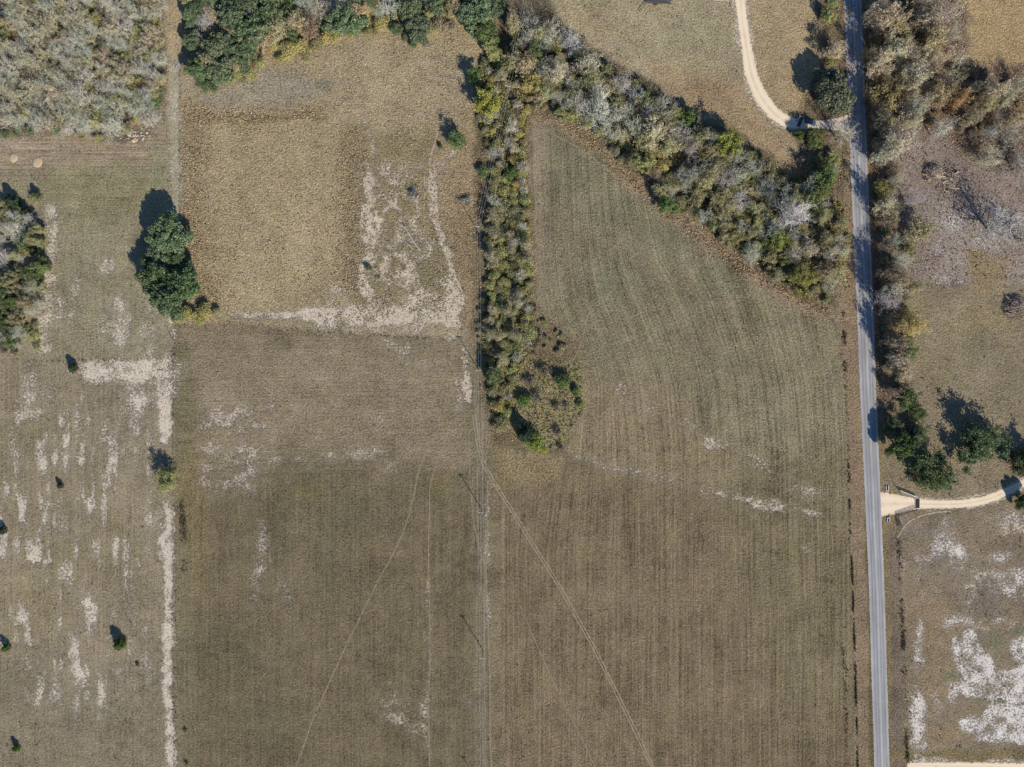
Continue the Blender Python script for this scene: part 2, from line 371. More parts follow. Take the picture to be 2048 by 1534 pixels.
P_hay = [(1060, 225), (1160, 262), (1250, 342), (1330, 412), (1400, 462), (1500, 545), (1560, 585), (1650, 632), (1685, 660), (1690, 800), (1705, 1150), (1716, 1534), (1720, 1670), (978, 1670), (975, 950), (990, 890), (1120, 910), (1165, 815), (1150, 690), (1075, 600), (1072, 480), (1060, 330)]
P_north = [(1050, -130), (1480, -130), (1490, 100), (1540, 230), (1600, 300), (1580, 340), (1520, 300), (1460, 255), (1400, 240), (1330, 185), (1260, 145), (1185, 95), (1120, 40)]
P_north2 = [(1480, -130), (1640, -130), (1650, 0), (1640, 130), (1600, 240), (1560, 235), (1510, 160), (1490, 60)]
P_verge_w = [(1690, -130), (1720, 600), (1735, 1000), (1760, 1670), (1720, 1670), (1705, 1150), (1688, 720), (1672, 610), (1690, 400), (1700, 200), (1680, -130)]
P_verge_e = [(1720, -130), (1748, -130), (1760, 400), (1775, 800), (1800, 1050), (1818, 1670), (1770, 1670), (1745, 900)]
P_wood_e = [(1735, -130), (1950, -130), (1930, 60), (1935, 120), (2000, 130), (2180, 110), (2180, 330), (2000, 340), (1920, 300), (1840, 260), (1760, 260), (1740, 100)]
P_clear = [(1755, 250), (1840, 255), (1920, 300), (2000, 340), (2180, 300), (2180, 560), (2000, 560), (1880, 580), (1820, 560), (1765, 540)]
P_east = [(1765, 540), (1820, 560), (1880, 580), (2180, 560), (2180, 990), (2048, 970), (1990, 985), (1840, 995), (1770, 975)]
P_ne = [(1950, -130), (2180, -130), (2180, 120), (2000, 130), (1935, 120), (1930, 60)]
P_se = [(1800, 1030), (1840, 1012), (1990, 1000), (2048, 985), (2180, 970), (2180, 1670), (1815, 1670), (1805, 1200)]

paint(pmask(P_west_up, 4), (130, 121, 93), 0.6, 0.2)
paint(pmask([(-130, 262), (340, 262), (340, 340), (-130, 345)], 18, 1), (140, 124, 100), 0.35, 0.5)
paint(pmask([(90, 330), (330, 330), (340, 440), (100, 460)], 20, 1), (126, 119, 86), 0.5)
paint(pmask([(305, 300), (328, 300), (332, 360), (308, 360)], 22, 2), (120, 119, 86), 0.4)
paint(pmask(P_past, 4), (153, 136, 100), 0.9, 0.0)
paint(pmask([(375, 160), (470, 130), (620, 140), (640, 190), (560, 215), (380, 215)], 16, 1), (142, 131, 110), 0.8)
paint(pmask([(700, 250), (940, 250), (945, 640), (690, 640), (715, 420)], 18, 1), (132, 119, 84), 0.9)
paint(pmask([(640, 80), (940, 100), (930, 260), (740, 260), (640, 200)], 25, 1), (150, 134, 102), 0.9)
paint(pmask([(362, 190), (425, 240), (405, 420), (430, 600), (400, 640), (360, 560)], 26, 1.6), (147, 129, 95), 1.0)
paint(pmask([(362, 225), (520, 232), (640, 222), (640, 236), (520, 244), (362, 240)], 9, 1.2), (120, 106, 76), 1.0)
paint(pmask([(690, 270), (725, 260), (720, 560), (680, 560)], 22, 1.6), (136, 120, 88), 1.0)
cblob(650, 168, 22, 16, (118, 116, 98), 0.7); cblob(690, 200, 12, 6, (118, 110, 100), 0.7)
paint(pmask([(862, 300), (960, 250), (960, 420), (930, 440), (868, 420)], 12, 1), (146, 125, 93), 0.9)
paint(pmask([(890, 420), (950, 440), (950, 640), (925, 620), (905, 520)], 8, 1), (138, 117, 86), 0.9)
paint(pmask(P_mid, 5), (109, 96, 71), 0.65, 0.35)
paint(pmask([(347, 652), (480, 655), (700, 675), (925, 690), (960, 860), (960, 940), (700, 915), (560, 920), (350, 960)], 75, 2.2), (130, 115, 90), 0.65, 0.2)
paint(pmask([(347, 690), (390, 700), (395, 1670), (347, 1670)], 10, 1), (112, 103, 74), 0.6, 0.3)
paint(pmask([(925, 690), (975, 690), (985, 1100), (985, 1670), (950, 1670), (950, 1000)], 16, 1), (117, 106, 83), 0.5, 0.5)
for x, y, rx, ry in ((620, 960, 60, 40), (560, 1060, 40, 70), (660, 1100, 30, 90), (700, 1010, 50, 40), (450, 1300, 70, 60), (880, 970, 50, 30), (530, 1450, 80, 60)):
    cblob(x, y, rx, ry, (98, 93, 66), 0.55)
for x, y, rx, ry in ((880, 965, 30, 24), (620, 985, 40, 20), (390, 1010, 30, 200), (1010, 1240, 30, 40)): cblob(x, y, rx, ry, (122, 104, 66), 0.5)
paint(pmask(P_sw, 4), (129, 116, 91), 0.5, 0.3)
paint(pmask([(-130, 1330), (340, 1340), (345, 1670), (-130, 1670)], 40, 1), (122, 111, 88), 0.5, 0.25)
for x, y, rx, ry in ((60, 860, 80, 50), (120, 1120, 70, 60), (230, 1100, 60, 80), (60, 1210, 90, 70), (180, 1000, 50, 40)): cblob(x, y, rx, ry, (130, 117, 86), 0.6)
paint(pmask(P_hay, 4), (124, 114, 86), 0.75, 0.62)
paint(pmask([(985, 900), (1120, 910), (1350, 950), (1550, 1010), (1700, 1040), (1720, 1670), (978, 1670)], 30, 1), (117, 102, 75), 0.65, 0.58)
paint(pmask([(1420, 920), (1690, 900), (1705, 1400), (1560, 1400), (1480, 1100)], 60, 1), (115, 103, 74), 0.65, 0.6)
paint(pmask([(1120, 740), (1300, 760), (1480, 900), (1440, 980), (1200, 930), (1120, 860)], 30, 1), (127, 112, 83), 0.65, 0.6)
paint(pmask([(985, 880), (1060, 905), (1130, 905), (1120, 960), (1000, 980)], 14, 1), (132, 115, 80), 0.9, 0.1)
paint(pmask([(1056, 220), (1110, 240), (1100, 560), (1075, 600)], 12, 1), (126, 114, 90), 0.6, 0.4)
paint(pmask([(1060, 222), (1160, 255), (1330, 402), (1500, 535), (1650, 612), (1670, 640), (1640, 640), (1480, 545), (1330, 440), (1240, 350), (1150, 275)], 8, 1), (142, 122, 94), 0.9, 0.0)
for x, y, rx, ry in ((1150, 330, 60, 70), (1330, 480, 70, 40), (1250, 420, 80, 40), (1440, 560, 60, 40), (1230, 560, 60, 50)): cblob(x, y, rx, ry, (112, 112, 84), 0.6)
paint(pmask([(1060, 600), (1150, 690), (1150, 720), (1060, 720)], 8, 1), (124, 104, 74), 0.9)
paint(pmask(P_north, 6), (146, 133, 102), 0.65, 0.0)
paint(pmask([(1300, 130), (1480, 160), (1580, 290), (1560, 340), (1450, 255), (1330, 190)], 25, 1), (150, 126, 92), 0.75)
cblob(1380, 60, 90, 60, (140, 131, 98), 0.6); cblob(1180, 40, 60, 30, (148, 128, 94), 0.6)
paint(pmask(P_north2, 6), (150, 130, 94), 0.8, 0.0)
paint(pmask(P_belt, 8, 1), (108, 94, 70), 0.9, 0.0)
paint(pmask([(1540, 330), (1620, 300), (1640, 420), (1600, 400)], 16, 1), (140, 116, 82), 0.9)
paint(pmask(P_strip, 8, 1), (112, 98, 70), 0.9, 0.0)
paint(pmask([(1000, 720), (1165, 720), (1165, 830), (1110, 900), (1030, 870)], 10, 1), (128, 118, 78), 0.8)
paint(pmask(P_wood_nw, 8, 1), (112, 102, 88), 0.9, 0.0)
paint(pmask(P_lane, 4, 0.5), (138, 131, 106), 0.4, 0.1)
paint(pmask([(340, -130), (360, -130), (360, 110), (335, 110)], 6, 1), (150, 130, 98), 0.6)
paint(pmask(P_verge_w, 3, 0.3), (130, 109, 84), 0.7, 0.2)
paint(pmask([(1722, 600), (1726, 600), (1748, 1200), (1756, 1670), (1742, 1670), (1730, 1000)], 3, 0.3), (104, 92, 58), 0.6)
paint(pmask(P_verge_e, 3, 0.3), (122, 104, 72), 0.6, 0.1)
paint(pmask([(1735, -130), (1750, -130), (1775, 700), (1765, 850), (1752, 700), (1740, 300)], 5, 0.6), (112, 84, 62), 0.8)
paint(pmask([(1780, 1050), (1800, 1050), (1812, 1670), (1788, 1670)], 3, 0.3), (112, 98, 82), 0.6)
paint(pmask(P_wood_e, 10, 1), (116, 92, 72), 0.9, 0.0)
paint(pmask(P_clear, 14, 1), (128, 113, 103), 0.7, 0.0)
paint(pmask(P_east, 12, 1), (126, 113, 88), 0.65, 0.0)
cblob(1960, 640, 70, 40, (134, 118, 84), 0.7); cblob(1900, 720, 60, 60, (122, 112, 84), 0.6)
paint(pmask([(1860, 400), (2100, 400), (2100, 560), (1880, 560)], 25, 1), (140, 126, 116), 0.8)
paint(pmask([(1930, 500), (2020, 510), (2000, 580), (1940, 590)], 15, 1), (136, 117, 84), 0.8)
paint(pmask(P_ne, 14, 2), (156, 131, 88), 0.8, 0.0)
paint(pmask(P_se, 4), (121, 106, 84), 0.55, 0.0)
for x, y, rx, ry in ((1860, 1230, 60, 60), (1870, 1350, 30, 80), (1990, 1250, 60, 14), (1900, 1470, 60, 20), (1850, 1500, 50, 20)): cblob(x, y, rx, ry, (134, 112, 82), 0.6)
for x, y, rx, ry in ((1960, 1200, 60, 40), (1900, 1120, 40, 50), (1840, 1060, 40, 20)): cblob(x, y, rx, ry, (116, 106, 92), 0.6)
for x, y, rx, ry in ((1990, 1280, 20, 25), (2035, 1265, 20, 12), (1900, 1350, 26, 10), (1990, 1400, 60, 8), (2010, 1470, 40, 10)): cblob(x, y, rx, ry, (104, 104, 76), 0.8)
paint(pmask([(1780, 1500), (2180, 1498), (2180, 1520), (1780, 1520)], 6, 1), (116, 102, 66), 0.6)

lum = (Cc @ np.array([0.3, 0.6, 0.1]))[..., None]
Cc = 0.72 * Cc + 0.28 * lum * np.array([1.12, 0.98, 0.72])
# row direction: straight drill lines, curved in the big hay field
ys = np.array([-130, 250, 400, 520, 600, 700, 768, 900, 1100, 1670.])
cur = {1000: [985, 990, 1000, 1002, 1004, 1010, 1012, 1000, 1000, 1000],
       1095: [1080, 1088, 1094, 1097, 1106, 1128, 1142, 1120, 1095, 1095],
       1250: [1150, 1152, 1157, 1165, 1178, 1220, 1238, 1250, 1250, 1250],
       1430: [1260, 1270, 1290, 1320, 1365, 1402, 1420, 1430, 1430, 1430],
       1515: [1350, 1365, 1390, 1410, 1448, 1482, 1500, 1512, 1515, 1515],
       1720: [1600, 1615, 1640, 1660, 1680, 1700, 1710, 1716, 1720, 1720]}
us = sorted(cur); hay = pmask(P_hay, 1) > 0.02
for i in range(ny):
    xs = [np.interp(gy[i], ys, cur[u]) for u in us]
    u = np.interp(gx, xs, us); rowu[i] = np.where(hay[i], u * S, rowu[i])
hz = pmask([(352, 655), (930, 690), (960, 930), (352, 960)], 2) > 0.5
rowu = np.where(hz, PY * S, rowu); rowv = np.where(hz, PX * S, rowv)
hz2 = pmask([(-130, 262), (335, 262), (340, 450), (-130, 450)], 2) > 0.5
rowu = np.where(hz2, PY * S, rowu); rowv = np.where(hz2, PX * S, rowv)

# ---- bare sand
streakn = fbm(PX, PY * 0.17, 11, 71, 4); spk = fbm(PX, PY, 70, 81, 3)
zone = pmask([(20, 770), (330, 770), (335, 1300), (200, 1440), (20, 1400), (-60, 1000)], 60, 1)
sand = np.maximum(sand, zone * sm(0.44, 0.62, streakn) * (0.4 + 0.6 * sm(0.34, 0.56, spk)) * 0.92)
zone = pmask([(722, 400), (790, 350), (862, 370), (900, 490), (928, 600), (925, 665), (640, 660), (705, 560)], 30, 1)
rid = 1 - np.abs(2 * fbm(PX, PY * 0.75, 34, 311, 3) - 1) * 3.2; rid2 = 1 - np.abs(2 * fbm(PX, PY * 0.8, 20, 341, 2) - 1) * 3.0
sand = np.maximum(sand, zone * np.clip(np.maximum(sm(0.35, 0.9, rid), 0.7 * sm(0.5, 0.95, rid2)) * (0.3 + 0.9 * fbm(PX, PY, 60, 351, 2)), 0, 1) * 1.2)
zone = pmask([(600, 612), (930, 600), (930, 690), (760, 672), (600, 650)], 14, 1)
sand = np.maximum(sand, zone * (0.25 + 0.5 * fbm(PX, PY, 22, 321, 3)))
zone = pmask([(1800, 1040), (2100, 1000), (2100, 1250), (1880, 1270), (1810, 1200)], 40, 1)
sand = np.maximum(sand, zone * sm(0.48, 0.7, fbm(PX, PY, 34, 331, 4)) * 0.6)
zone = pmask([(395, 790), (540, 800), (560, 930), (520, 985), (400, 980)], 30, 1)
sand = np.maximum(sand, zone * sm(0.38, 0.62, fbm(PX * 0.5, PY, 12, 91, 4)) * 0.6)
zone = pmask([(80, 430), (345, 560), (345, 715), (80, 715)], 40, 1)
sand = np.maximum(sand, zone * sm(0.48, 0.7, fbm(PX, PY * 0.5, 34, 95, 4)) * 0.65)
sblob(250, 742, 95, 22, 1.35); sblob(325, 760, 22, 45, 1.1); sblob(60, 775, 18, 50, 0.62); sblob(60, 828, 20, 16, 0.85); sblob(95, 785, 14, 20, 0.5)
sline([(330, 770), (333, 880)], 20, 1.25, 6, 0.5); sline([(334, 1000), (336, 1100), (334, 1200), (337, 1300), (334, 1380), (339, 1440), (342, 1530), (344, 1660)], 12, 1.15, 6, 0.6)
sline([(340, 1300), (344, 1540)], 5, 0.6, 6)
for x, y, rx, ry, a in ((170, 835, 10, 10, .8), (165, 860, 14, 12, .85), (155, 915, 10, 18, .7), (215, 880, 16, 8, .6), (250, 820, 14, 10, .7), (310, 790, 16, 14, .8),
        (115, 900, 8, 8, .7), (80, 930, 12, 14, .6), (270, 940, 14, 16, .6), (250, 1020, 7, 20, .8), (120, 1020, 10, 24, .7), (122, 1035, 10, 10, .8), (160, 955, 8, 14, .6),
        (162, 1355, 10, 18, .95), (198, 1330, 5, 22, .95), (205, 1347, 8, 5, .9), (240, 1345, 9, 12, .9), (236, 1395, 3, 18, .8), (243, 1403, 8, 5, .9), (297, 1318, 12, 16, .85), (270, 1375, 10, 14, .6), (295, 1368, 8, 10, .6),
        (60, 1335, 3, 50, .85), (60, 1385, 5, 16, .95), (50, 1312, 10, 6, .8), (160, 1285, 5, 12, .8), (168, 1265, 2, 20, .8), (36, 1285, 4, 12, .7), (290, 1195, 3, 14, .9), (302, 1190, 4, 10, .7), (250, 1200, 4, 14, .7), (240, 1215, 10, 4, .6),
        (5, 1325, 6, 12, .7), (100, 1300, 8, 6, .7), (55, 1480, 10, 8, .5), (85, 1478, 6, 8, .5), (4, 1000, 8, 12, .6), (135, 1130, 4, 12, .6), (100, 1120, 8, 6, .6)):
    sblob(x, y, rx, ry, a * 0.62, 0, 0.5)
sline([(102, 420), (104, 450), (110, 490), (100, 520), (95, 560), (88, 600), (88, 680), (86, 700)], 12, 0.72, 12); sblob(110, 455, 12, 12, .85); sblob(108, 485, 8, 20, .8)
sblob(150, 413, 12, 8, .7); sblob(205, 530, 12, 14, .7); sblob(225, 525, 8, 10, .7); sblob(150, 570, 14, 30, .55); sblob(275, 430, 8, 6, .5)
sline([(345, 640), (342, 690)], 6, 0.8); sline([(300, 620), (295, 700)], 20, 0.45)
sblob(25, 288, 40, 12, 0.35); sblob(120, 295, 20, 14, .5)
sline([(352, 130), (350, 200), (346, 240)], 14, 0.55, 10); sline([(352, 290), (352, 380)], 9, 0.4, 8)
# sandy wash in the pasture
sline([(728, 245), (740, 270), (748, 300)], 6, 0.6, 6); sline([(772, 322), (768, 345)], 16, 0.7, 6)
sline([(738, 330), (734, 380), (736, 420), (728, 440), (738, 470), (742, 500), (728, 520), (724, 560), (732, 590), (738, 600)], 11, 1.15, 7, 0.8)
sline([(805, 470), (785, 485), (772, 510), (770, 540)], 10, 0.85, 6, .8); sline([(812, 505), (818, 540), (830, 570), (838, 620), (840, 640)], 10, 0.75, 8, .9)
sline([(800, 560), (830, 600), (845, 630)], 8, 0.7, 7, .9); sline([(795, 375), (770, 395)], 12, 0.6, 8); sblob(670, 580, 16, 16, .75); sblob(662, 600, 4, 20, .6)
sline([(862, 345), (866, 400), (874, 440), (884, 480), (900, 530), (912, 580), (918, 620), (910, 640)], 6, 1.4, 5, .1)
sline([(905, 570), (915, 640)], 20, 1.1, 8, .3); sline([(866, 345), (885, 320), (905, 308)], 12, 0.85, 6, .5); sline([(800, 342), (840, 335)], 8, 0.45, 6)
sline([(470, 632), (560, 630), (640, 628)], 7, 0.9, 4, .2); sline([(620, 632), (700, 634), (760, 636), (840, 632), (900, 634)], 18, 1.15, 8, .6); sline([(640, 645), (720, 648), (830, 650)], 22, 0.6, 10, .8)
sblob(880, 625, 35, 20, 0.75); sblob(860, 660, 40, 14, 0.5); sline([(930, 700), (935, 760), (936, 800)], 8, 0.95, 5, .2); sline([(918, 760), (916, 820)], 6, 0.5, 8)
for x, y, rx, ry, a in ((908, 150, 14, 12, .7), (905, 165, 8, 8, .6), (780, 690, 30, 10, .45), (810, 700, 24, 14, .45), (860, 730, 30, 16, .4), (640, 410, 8, 6, .5), (620, 430, 5, 4, .5)): sblob(x, y, rx, ry, a)
# mid field
for x, y, rx, ry, a in ((450, 970, 46, 8, .8), (430, 830, 14, 10, .75), (470, 825, 25, 6, .7), (430, 900, 20, 6, .6), (480, 925, 30, 6, .65), (455, 850, 30, 6, .55), (570, 920, 60, 5, .55), (700, 915, 50, 8, .6), (740, 910, 40, 14, .5), (755, 840, 14, 26, .5), (790, 935, 20, 16, .5), (830, 900, 30, 5, .5),
        (525, 1080, 14, 30, .55), (520, 1140, 16, 40, .5), (505, 1190, 10, 10, .6), (580, 1180, 10, 16, .5), (780, 1410, 40, 14, .55), (800, 1440, 40, 16, .55), (830, 1460, 20, 20, .55), (785, 1390, 6, 30, .5), (850, 1440, 10, 40, .6), (935, 1400, 10, 16, .5), (560, 1190, 10, 20, .4)):
    sblob(x, y, rx, ry, a, 0, 1.0)
sline([(858, 1160), (860, 1280), (858, 1420), (860, 1540)], 3, 0.6, 4, .4); sline([(976, 990), (974, 1150), (978, 1270)], 5, 0.65, 5, .3)
# hay field
sline([(1140, 908), (1240, 940), (1340, 962), (1400, 977), (1470, 996)], 6, 0.4, 9, .4); sline([(1400, 977), (1470, 996)], 4, .75, 6); sline([(1470, 994), (1540, 1010), (1600, 1022), (1645, 1036)], 7, 0.7, 8, .8)
sline([(1240, 775), (1300, 812), (1370, 845), (1420, 880)], 12, 0.4, 14, .8); sblob(1430, 884, 34, 9, .85, 28); sblob(1418, 895, 14, 5, .8, 28); sline([(1480, 905), (1540, 945), (1600, 975), (1640, 985)], 12, 0.46, 14, .9)
sblob(1612, 1100, 6, 10, .6, -25); sblob(1640, 1035, 12, 5, .85)
# south east white sand
for poly in ([(1903, 1278), (1945, 1262), (1965, 1300), (1985, 1320), (1990, 1345), (2048, 1330), (2200, 1300), (2200, 1395), (1980, 1385), (1930, 1360), (1908, 1330)],
             [(2015, 1290), (2048, 1272), (2200, 1270), (2200, 1345), (2048, 1335), (2020, 1320)],
             [(1912, 1362), (1960, 1352), (2048, 1375), (2200, 1380), (2200, 1408), (1990, 1402), (1935, 1398)],
             [(1915, 1440), (1960, 1425), (1990, 1408), (2048, 1408), (2200, 1415), (2200, 1490), (1960, 1482), (1930, 1462)]):
    m = pmask(poly, 5, 0.7); sand = np.maximum(sand, m * (0.45 + 0.75 * fbm(PX, PY, 30, 361, 3))); white = np.maximum(white, (m > 0.05) * 1.0)
for x, y, rx, ry, a in ((1838, 1290, 8, 46, .8), (1838, 1320, 9, 22, .95), (1903, 1243, 20, 14, .8), (1935, 1245, 14, 8, .7), (1868, 1390, 12, 10, .9), (1878, 1405, 6, 24, .8), (1836, 1420, 12, 36, .95), (1838, 1470, 14, 40, .95), (1850, 1498, 16, 8, .9), (2025, 1175, 36, 18, .75), (2000, 1160, 24, 16, .6), (2040, 1150, 20, 20, .7),
        (1885, 1085, 26, 26, .6), (1910, 1100, 12, 14, .8), (1840, 1130, 10, 30, .55), (1922, 1105, 14, 8, .75), (2000, 1110, 26, 10, .7), (2020, 1035, 36, 10, .6), (1890, 1050, 20, 14, .5), (1990, 1240, 12, 10, .6), (1908, 1385, 12, 22, .7), (1878, 1178, 6, 8, .7), (1847, 1190, 4, 8, .6)):
    sblob(x, y, rx, ry, a, 0, 0.8, 0.8)
for x, y, rx, ry, a in ((1910, 440, 30, 30, .5), (1960, 480, 40, 20, .4), (2010, 430, 40, 14, .55), (1880, 500, 20, 20, .45), (1900, 560, 50, 10, .4)): sblob(x, y, rx, ry, a, 0, 1, 1)
white = np.maximum(white, 0.15 * (PX < 700) + 0.1)
def blur(A, k):
    for ax in (0, 1):
        P_ = np.pad(A, [(k, k) if i == ax else (0, 0) for i in range(2)], mode='edge'); c_ = np.cumsum(P_, axis=ax); z_ = np.zeros_like(np.take(c_, [0], axis=ax)); c_ = np.concatenate([z_, c_], axis=ax)
        n_ = A.shape[ax]; A = (np.take(c_, np.arange(2 * k + 1, 2 * k + 1 + n_), axis=ax) - np.take(c_, np.arange(n_), axis=ax)) / (2 * k + 1)
    return A
sand = (0.5 * sand + 0.5 * blur(blur(sand, 2), 2)) * 1.2
sand = np.clip(sand * np.clip(-0.05 + 2.0 * fbm(PX, PY, 20, 301, 4) - 0.05 * white, 0.2, 1.3), 0, 1.2)

for pts, wd_ in (([(1480, -140), (1480, 0), (1486, 50), (1494, 100), (1502, 150), (1522, 195), (1552, 232), (1582, 248)], 26), ([(1775, 1008), (1850, 1008), (1900, 1009), (1950, 1005), (1985, 996), (2020, 980), (2060, 960), (2180, 905)], 17), ([(1830, 1531), (2180, 1540)], 20)): sline(pts, wd_, 0.8, 7, 0.2)
# fields as pieces of one continuous sheet
V = np.stack([(PX - CX) * S, (CY - PY) * S, np.zeros_like(PX)], -1).reshape(-1, 3)
qi, qj = np.meshgrid(np.arange(ny - 1), np.arange(nx - 1), indexing='ij')
a0 = qi * nx + qj; QQ = np.stack([a0 + nx, a0 + nx + 1, a0 + 1, a0], -1).reshape(-1, 4)
qx = (PX[:-1, :-1] + STEP / 2).ravel(); qy = (PY[:-1, :-1] + STEP / 2).ravel()
zid = np.full(len(qx), -1)
ZONES = [('woodland_floor', P_wood_nw), ('grass_lane', P_lane), ('paddock', P_west_up), ('rough_pasture', P_past), ('stubble_field', P_mid), ('sandy_field', P_sw),
         ('hedge_floor', P_strip), ('tree_belt_floor', P_belt), ('hay_field', P_hay), ('meadow', P_north), ('meadow', P_north2), ('road_verge', P_verge_w), ('road_verge', P_verge_e),
         ('woodland_floor', P_wood_e), ('cleared_ground', P_clear), ('grass_field', P_east), ('meadow', P_ne), ('sandy_field', P_se)]
for k, (nm, poly) in enumerate(ZONES):
    f = inside(poly, qx, qy) & (zid < 0); zid[f] = k
ATT_c = np.concatenate([Cc.reshape(-1, 3), np.ones((nx * ny, 1))], 1).astype(np.float32)
ATT_m = np.stack([sand, rough, rows, white], -1).reshape(-1, 4).astype(np.float32)
ATT_r = np.stack([rowu, rowv, np.zeros_like(rowu)], -1).reshape(-1, 3).astype(np.float32)
def sheet(name, sel):
    q = QQ[sel]; u, inv = np.unique(q, return_inverse=True)
    me = quads_mesh(name, V[u], inv.reshape(-1, 4), [M_ground])
    a = me.attributes.new('col', 'FLOAT_COLOR', 'POINT'); a.data.foreach_set('color', ATT_c[u].ravel())
    a = me.attributes.new('msk', 'FLOAT_COLOR', 'POINT'); a.data.foreach_set('color', ATT_m[u].ravel())
    a = me.attributes.new('row', 'FLOAT_VECTOR', 'POINT'); a.data.foreach_set('vector', ATT_r[u].ravel())
    return tag(link(name, me), kind='structure')
for k, (nm, poly) in enumerate(ZONES):
    sel = zid == k
    if sel.any(): sheet(nm, sel)
sheet('field_margin', zid < 0)
# the land beyond: one ring out to the horizon
def far_ground():
    xi0, xi1 = (gx[0] - CX) * S, (gx[-1] - CX) * S; yi0, yi1 = (CY - gy[-1]) * S, (CY - gy[0]) * S; B = 4000.0
    xs = [-B, xi0, xi1, B]; yy = [-B, yi0, yi1, B]
    v = [(x, y, 0) for y in yy for x in xs]; q = [[r * 4 + c, r * 4 + c + 1, r * 4 + c + 5, r * 4 + c + 4] for r in range(3) for c in range(3) if not (r == 1 and c == 1)]
    me = quads_mesh('ground', v, q, [M_ground]); n = 16
    a = me.attributes.new('col', 'FLOAT_COLOR', 'POINT'); a.data.foreach_set('color', np.tile(np.append(obs(122, 110, 84), 1), n).astype(np.float32))
    a = me.attributes.new('msk', 'FLOAT_COLOR', 'POINT'); a.data.foreach_set('color', np.tile([0, .6, 0, 0], n).astype(np.float32))
    tag(link('ground', me), kind='structure')
far_ground()

# ------------------------------------------------------------------ roads, drives, tracks
def resample(pts, step):
    P = np.array(pts, float); d = np.r_[0, np.cumsum(np.hypot(*np.diff(P, axis=0).T))]
    t = np.linspace(0, d[-1], max(2, int(d[-1] / step) + 1))
    # smooth (Catmull-like) by dense linear + box filter
    X = np.interp(t, d, P[:, 0]); Y = np.interp(t, d, P[:, 1])
    k = max(1, int(18 / step))
    if len(t) > 4 * k:
        ker = np.ones(2 * k + 1) / (2 * k + 1)
        Xs = np.convolve(np.pad(X, k, mode='reflect', reflect_type='odd'), ker, 'valid'); Ys = np.convolve(np.pad(Y, k, mode='reflect', reflect_type='odd'), ker, 'valid')
        X, Y = Xs, Ys
    return np.stack([X, Y], 1)
ZN = [0.006]
def ribbon(name, pts, width, m, jit=0.15, z=None, step=3.0, crown=0.0, cols=2, kind='structure', off=0.0, smooth=True):
    P = resample(pts, step) if smooth else np.array(pts, float)
    n = len(P); T = np.gradient(P, axis=0); T /= np.linalg.norm(T, axis=1, keepdims=True) + 1e-9; N = np.stack([-T[:, 1], T[:, 0]], 1)
    wv = np.interp(np.linspace(0, 1, n), np.linspace(0, 1, len(width)), width) if isinstance(width, (list, tuple)) else np.full(n, float(width))
    if z is None: ZN[0] += 0.0015; z = ZN[0]
    C = P + N * off; v = []
    for c in range(cols):
        f = c / (cols - 1) - 0.5
        j = RNG.normal(0, jit, n) * np.minimum(wv, 22) if c in (0, cols - 1) else 0
        E_ = C + N * (f * wv + j)[:, None]
        zz = z + crown * (1 - (2 * f) ** 2)
        v.append(np.stack([(E_[:, 0] - CX) * S, (CY - E_[:, 1]) * S, np.full(n, zz)], 1))
    Vv = np.stack(v, 1).reshape(-1, 3); q = []
    i = np.arange(n - 1)[:, None] * cols; c = np.arange(cols - 1)[None]
    a = (i + c).ravel(); Q = np.stack([a, a + cols, a + cols + 1, a + 1], 1)
    me = quads_mesh(name, Vv, Q, [m])
    if (me.polygons[0].normal.z) < 0: me.flip_normals()
    at = me.attributes.new('across', 'FLOAT', 'POINT'); at.data.foreach_set('value', np.tile(np.linspace(0, 1, cols), n).astype(np.float32))
    return tag(link(name, me), kind=kind)
road = [(1700, -400), (1705.5, 0), (1711, 150), (1720, 384), (1728, 560), (1735.5, 768), (1744, 960), (1752.5, 1150), (1764, 1534), (1776, 1950)]
ribbon('road', road, [34, 34, 34, 33.5, 32, 31, 31, 30, 30], M_road, 0.018, 0.03, 2.5, 0.06, 9)
ribbon('driveway', [(1478, -140), (1480, 0), (1486, 50), (1494, 100), (1502, 150), (1522, 195), (1552, 232), (1582, 248), (1622, 248)], [26, 25, 21, 19, 20, 25, 27, 24, 18], M_drive, 0.045, 0.022, 2.2, cols=7)
ribbon('driveway', [(1618, 248), (1650, 250), (1672, 249), (1700, 248)], [14, 16, 24, 40], M_caliche_dull, 0.03, 0.026, 3.0)
ribbon('driveway', [(1752, 1008), (1775, 1008), (1800, 1008), (1850, 1008), (1900, 1009), (1950, 1005), (1985, 996), (2020, 980), (2060, 960), (2180, 905)], [52, 38, 20, 16, 16, 16, 16, 15, 15, 15, 15, 15], M_drive, 0.045, 0.022, 2.2, cols=7)
ribbon('driveway', [(1815, 1530), (1900, 1532), (2048, 1536), (2180, 1540)], [10, 16, 20, 22], M_drive, 0.05, 0.022, 2.5, cols=7)
ribbon('field_entrance', [(1380, -20), (1430, -3), (1470, -6)], 10, M_caliche, 0.05, 0.018, 3.0)
def trail(pts, wd, m=M_trail, nm='cattle_trail'): return ribbon(nm, pts, wd, m, 0.22, None, 2.5)
trail([(915, 690), (895, 740), (880, 770), (858, 830)], 1.5)
trail([(905, 780), (882, 850), (856, 900), (838, 935), (828, 990), (818, 1030), (805, 1070), (780, 1120), (762, 1150), (730, 1215), (700, 1275), (672, 1335), (645, 1395), (625, 1440), (608, 1490), (588, 1545)], 1.9)
trail([(900, 850), (880, 910), (865, 950), (858, 985), (860, 1030), (857, 1060), (857, 1150), (860, 1250), (860, 1330), (857, 1420), (860, 1545)], 1.9)
for o in (-2.6, 2.6):
    ribbon('wheel_track', [(948, 830), (956, 890), (968, 930), (985, 960), (1010, 1000), (1030, 1030), (1060, 1080), (1105, 1150), (1140, 1210), (1185, 1290), (1225, 1370), (1265, 1450), (1310, 1545)], 1.7, M_rut, 0.25, None, 2.5, off=o)
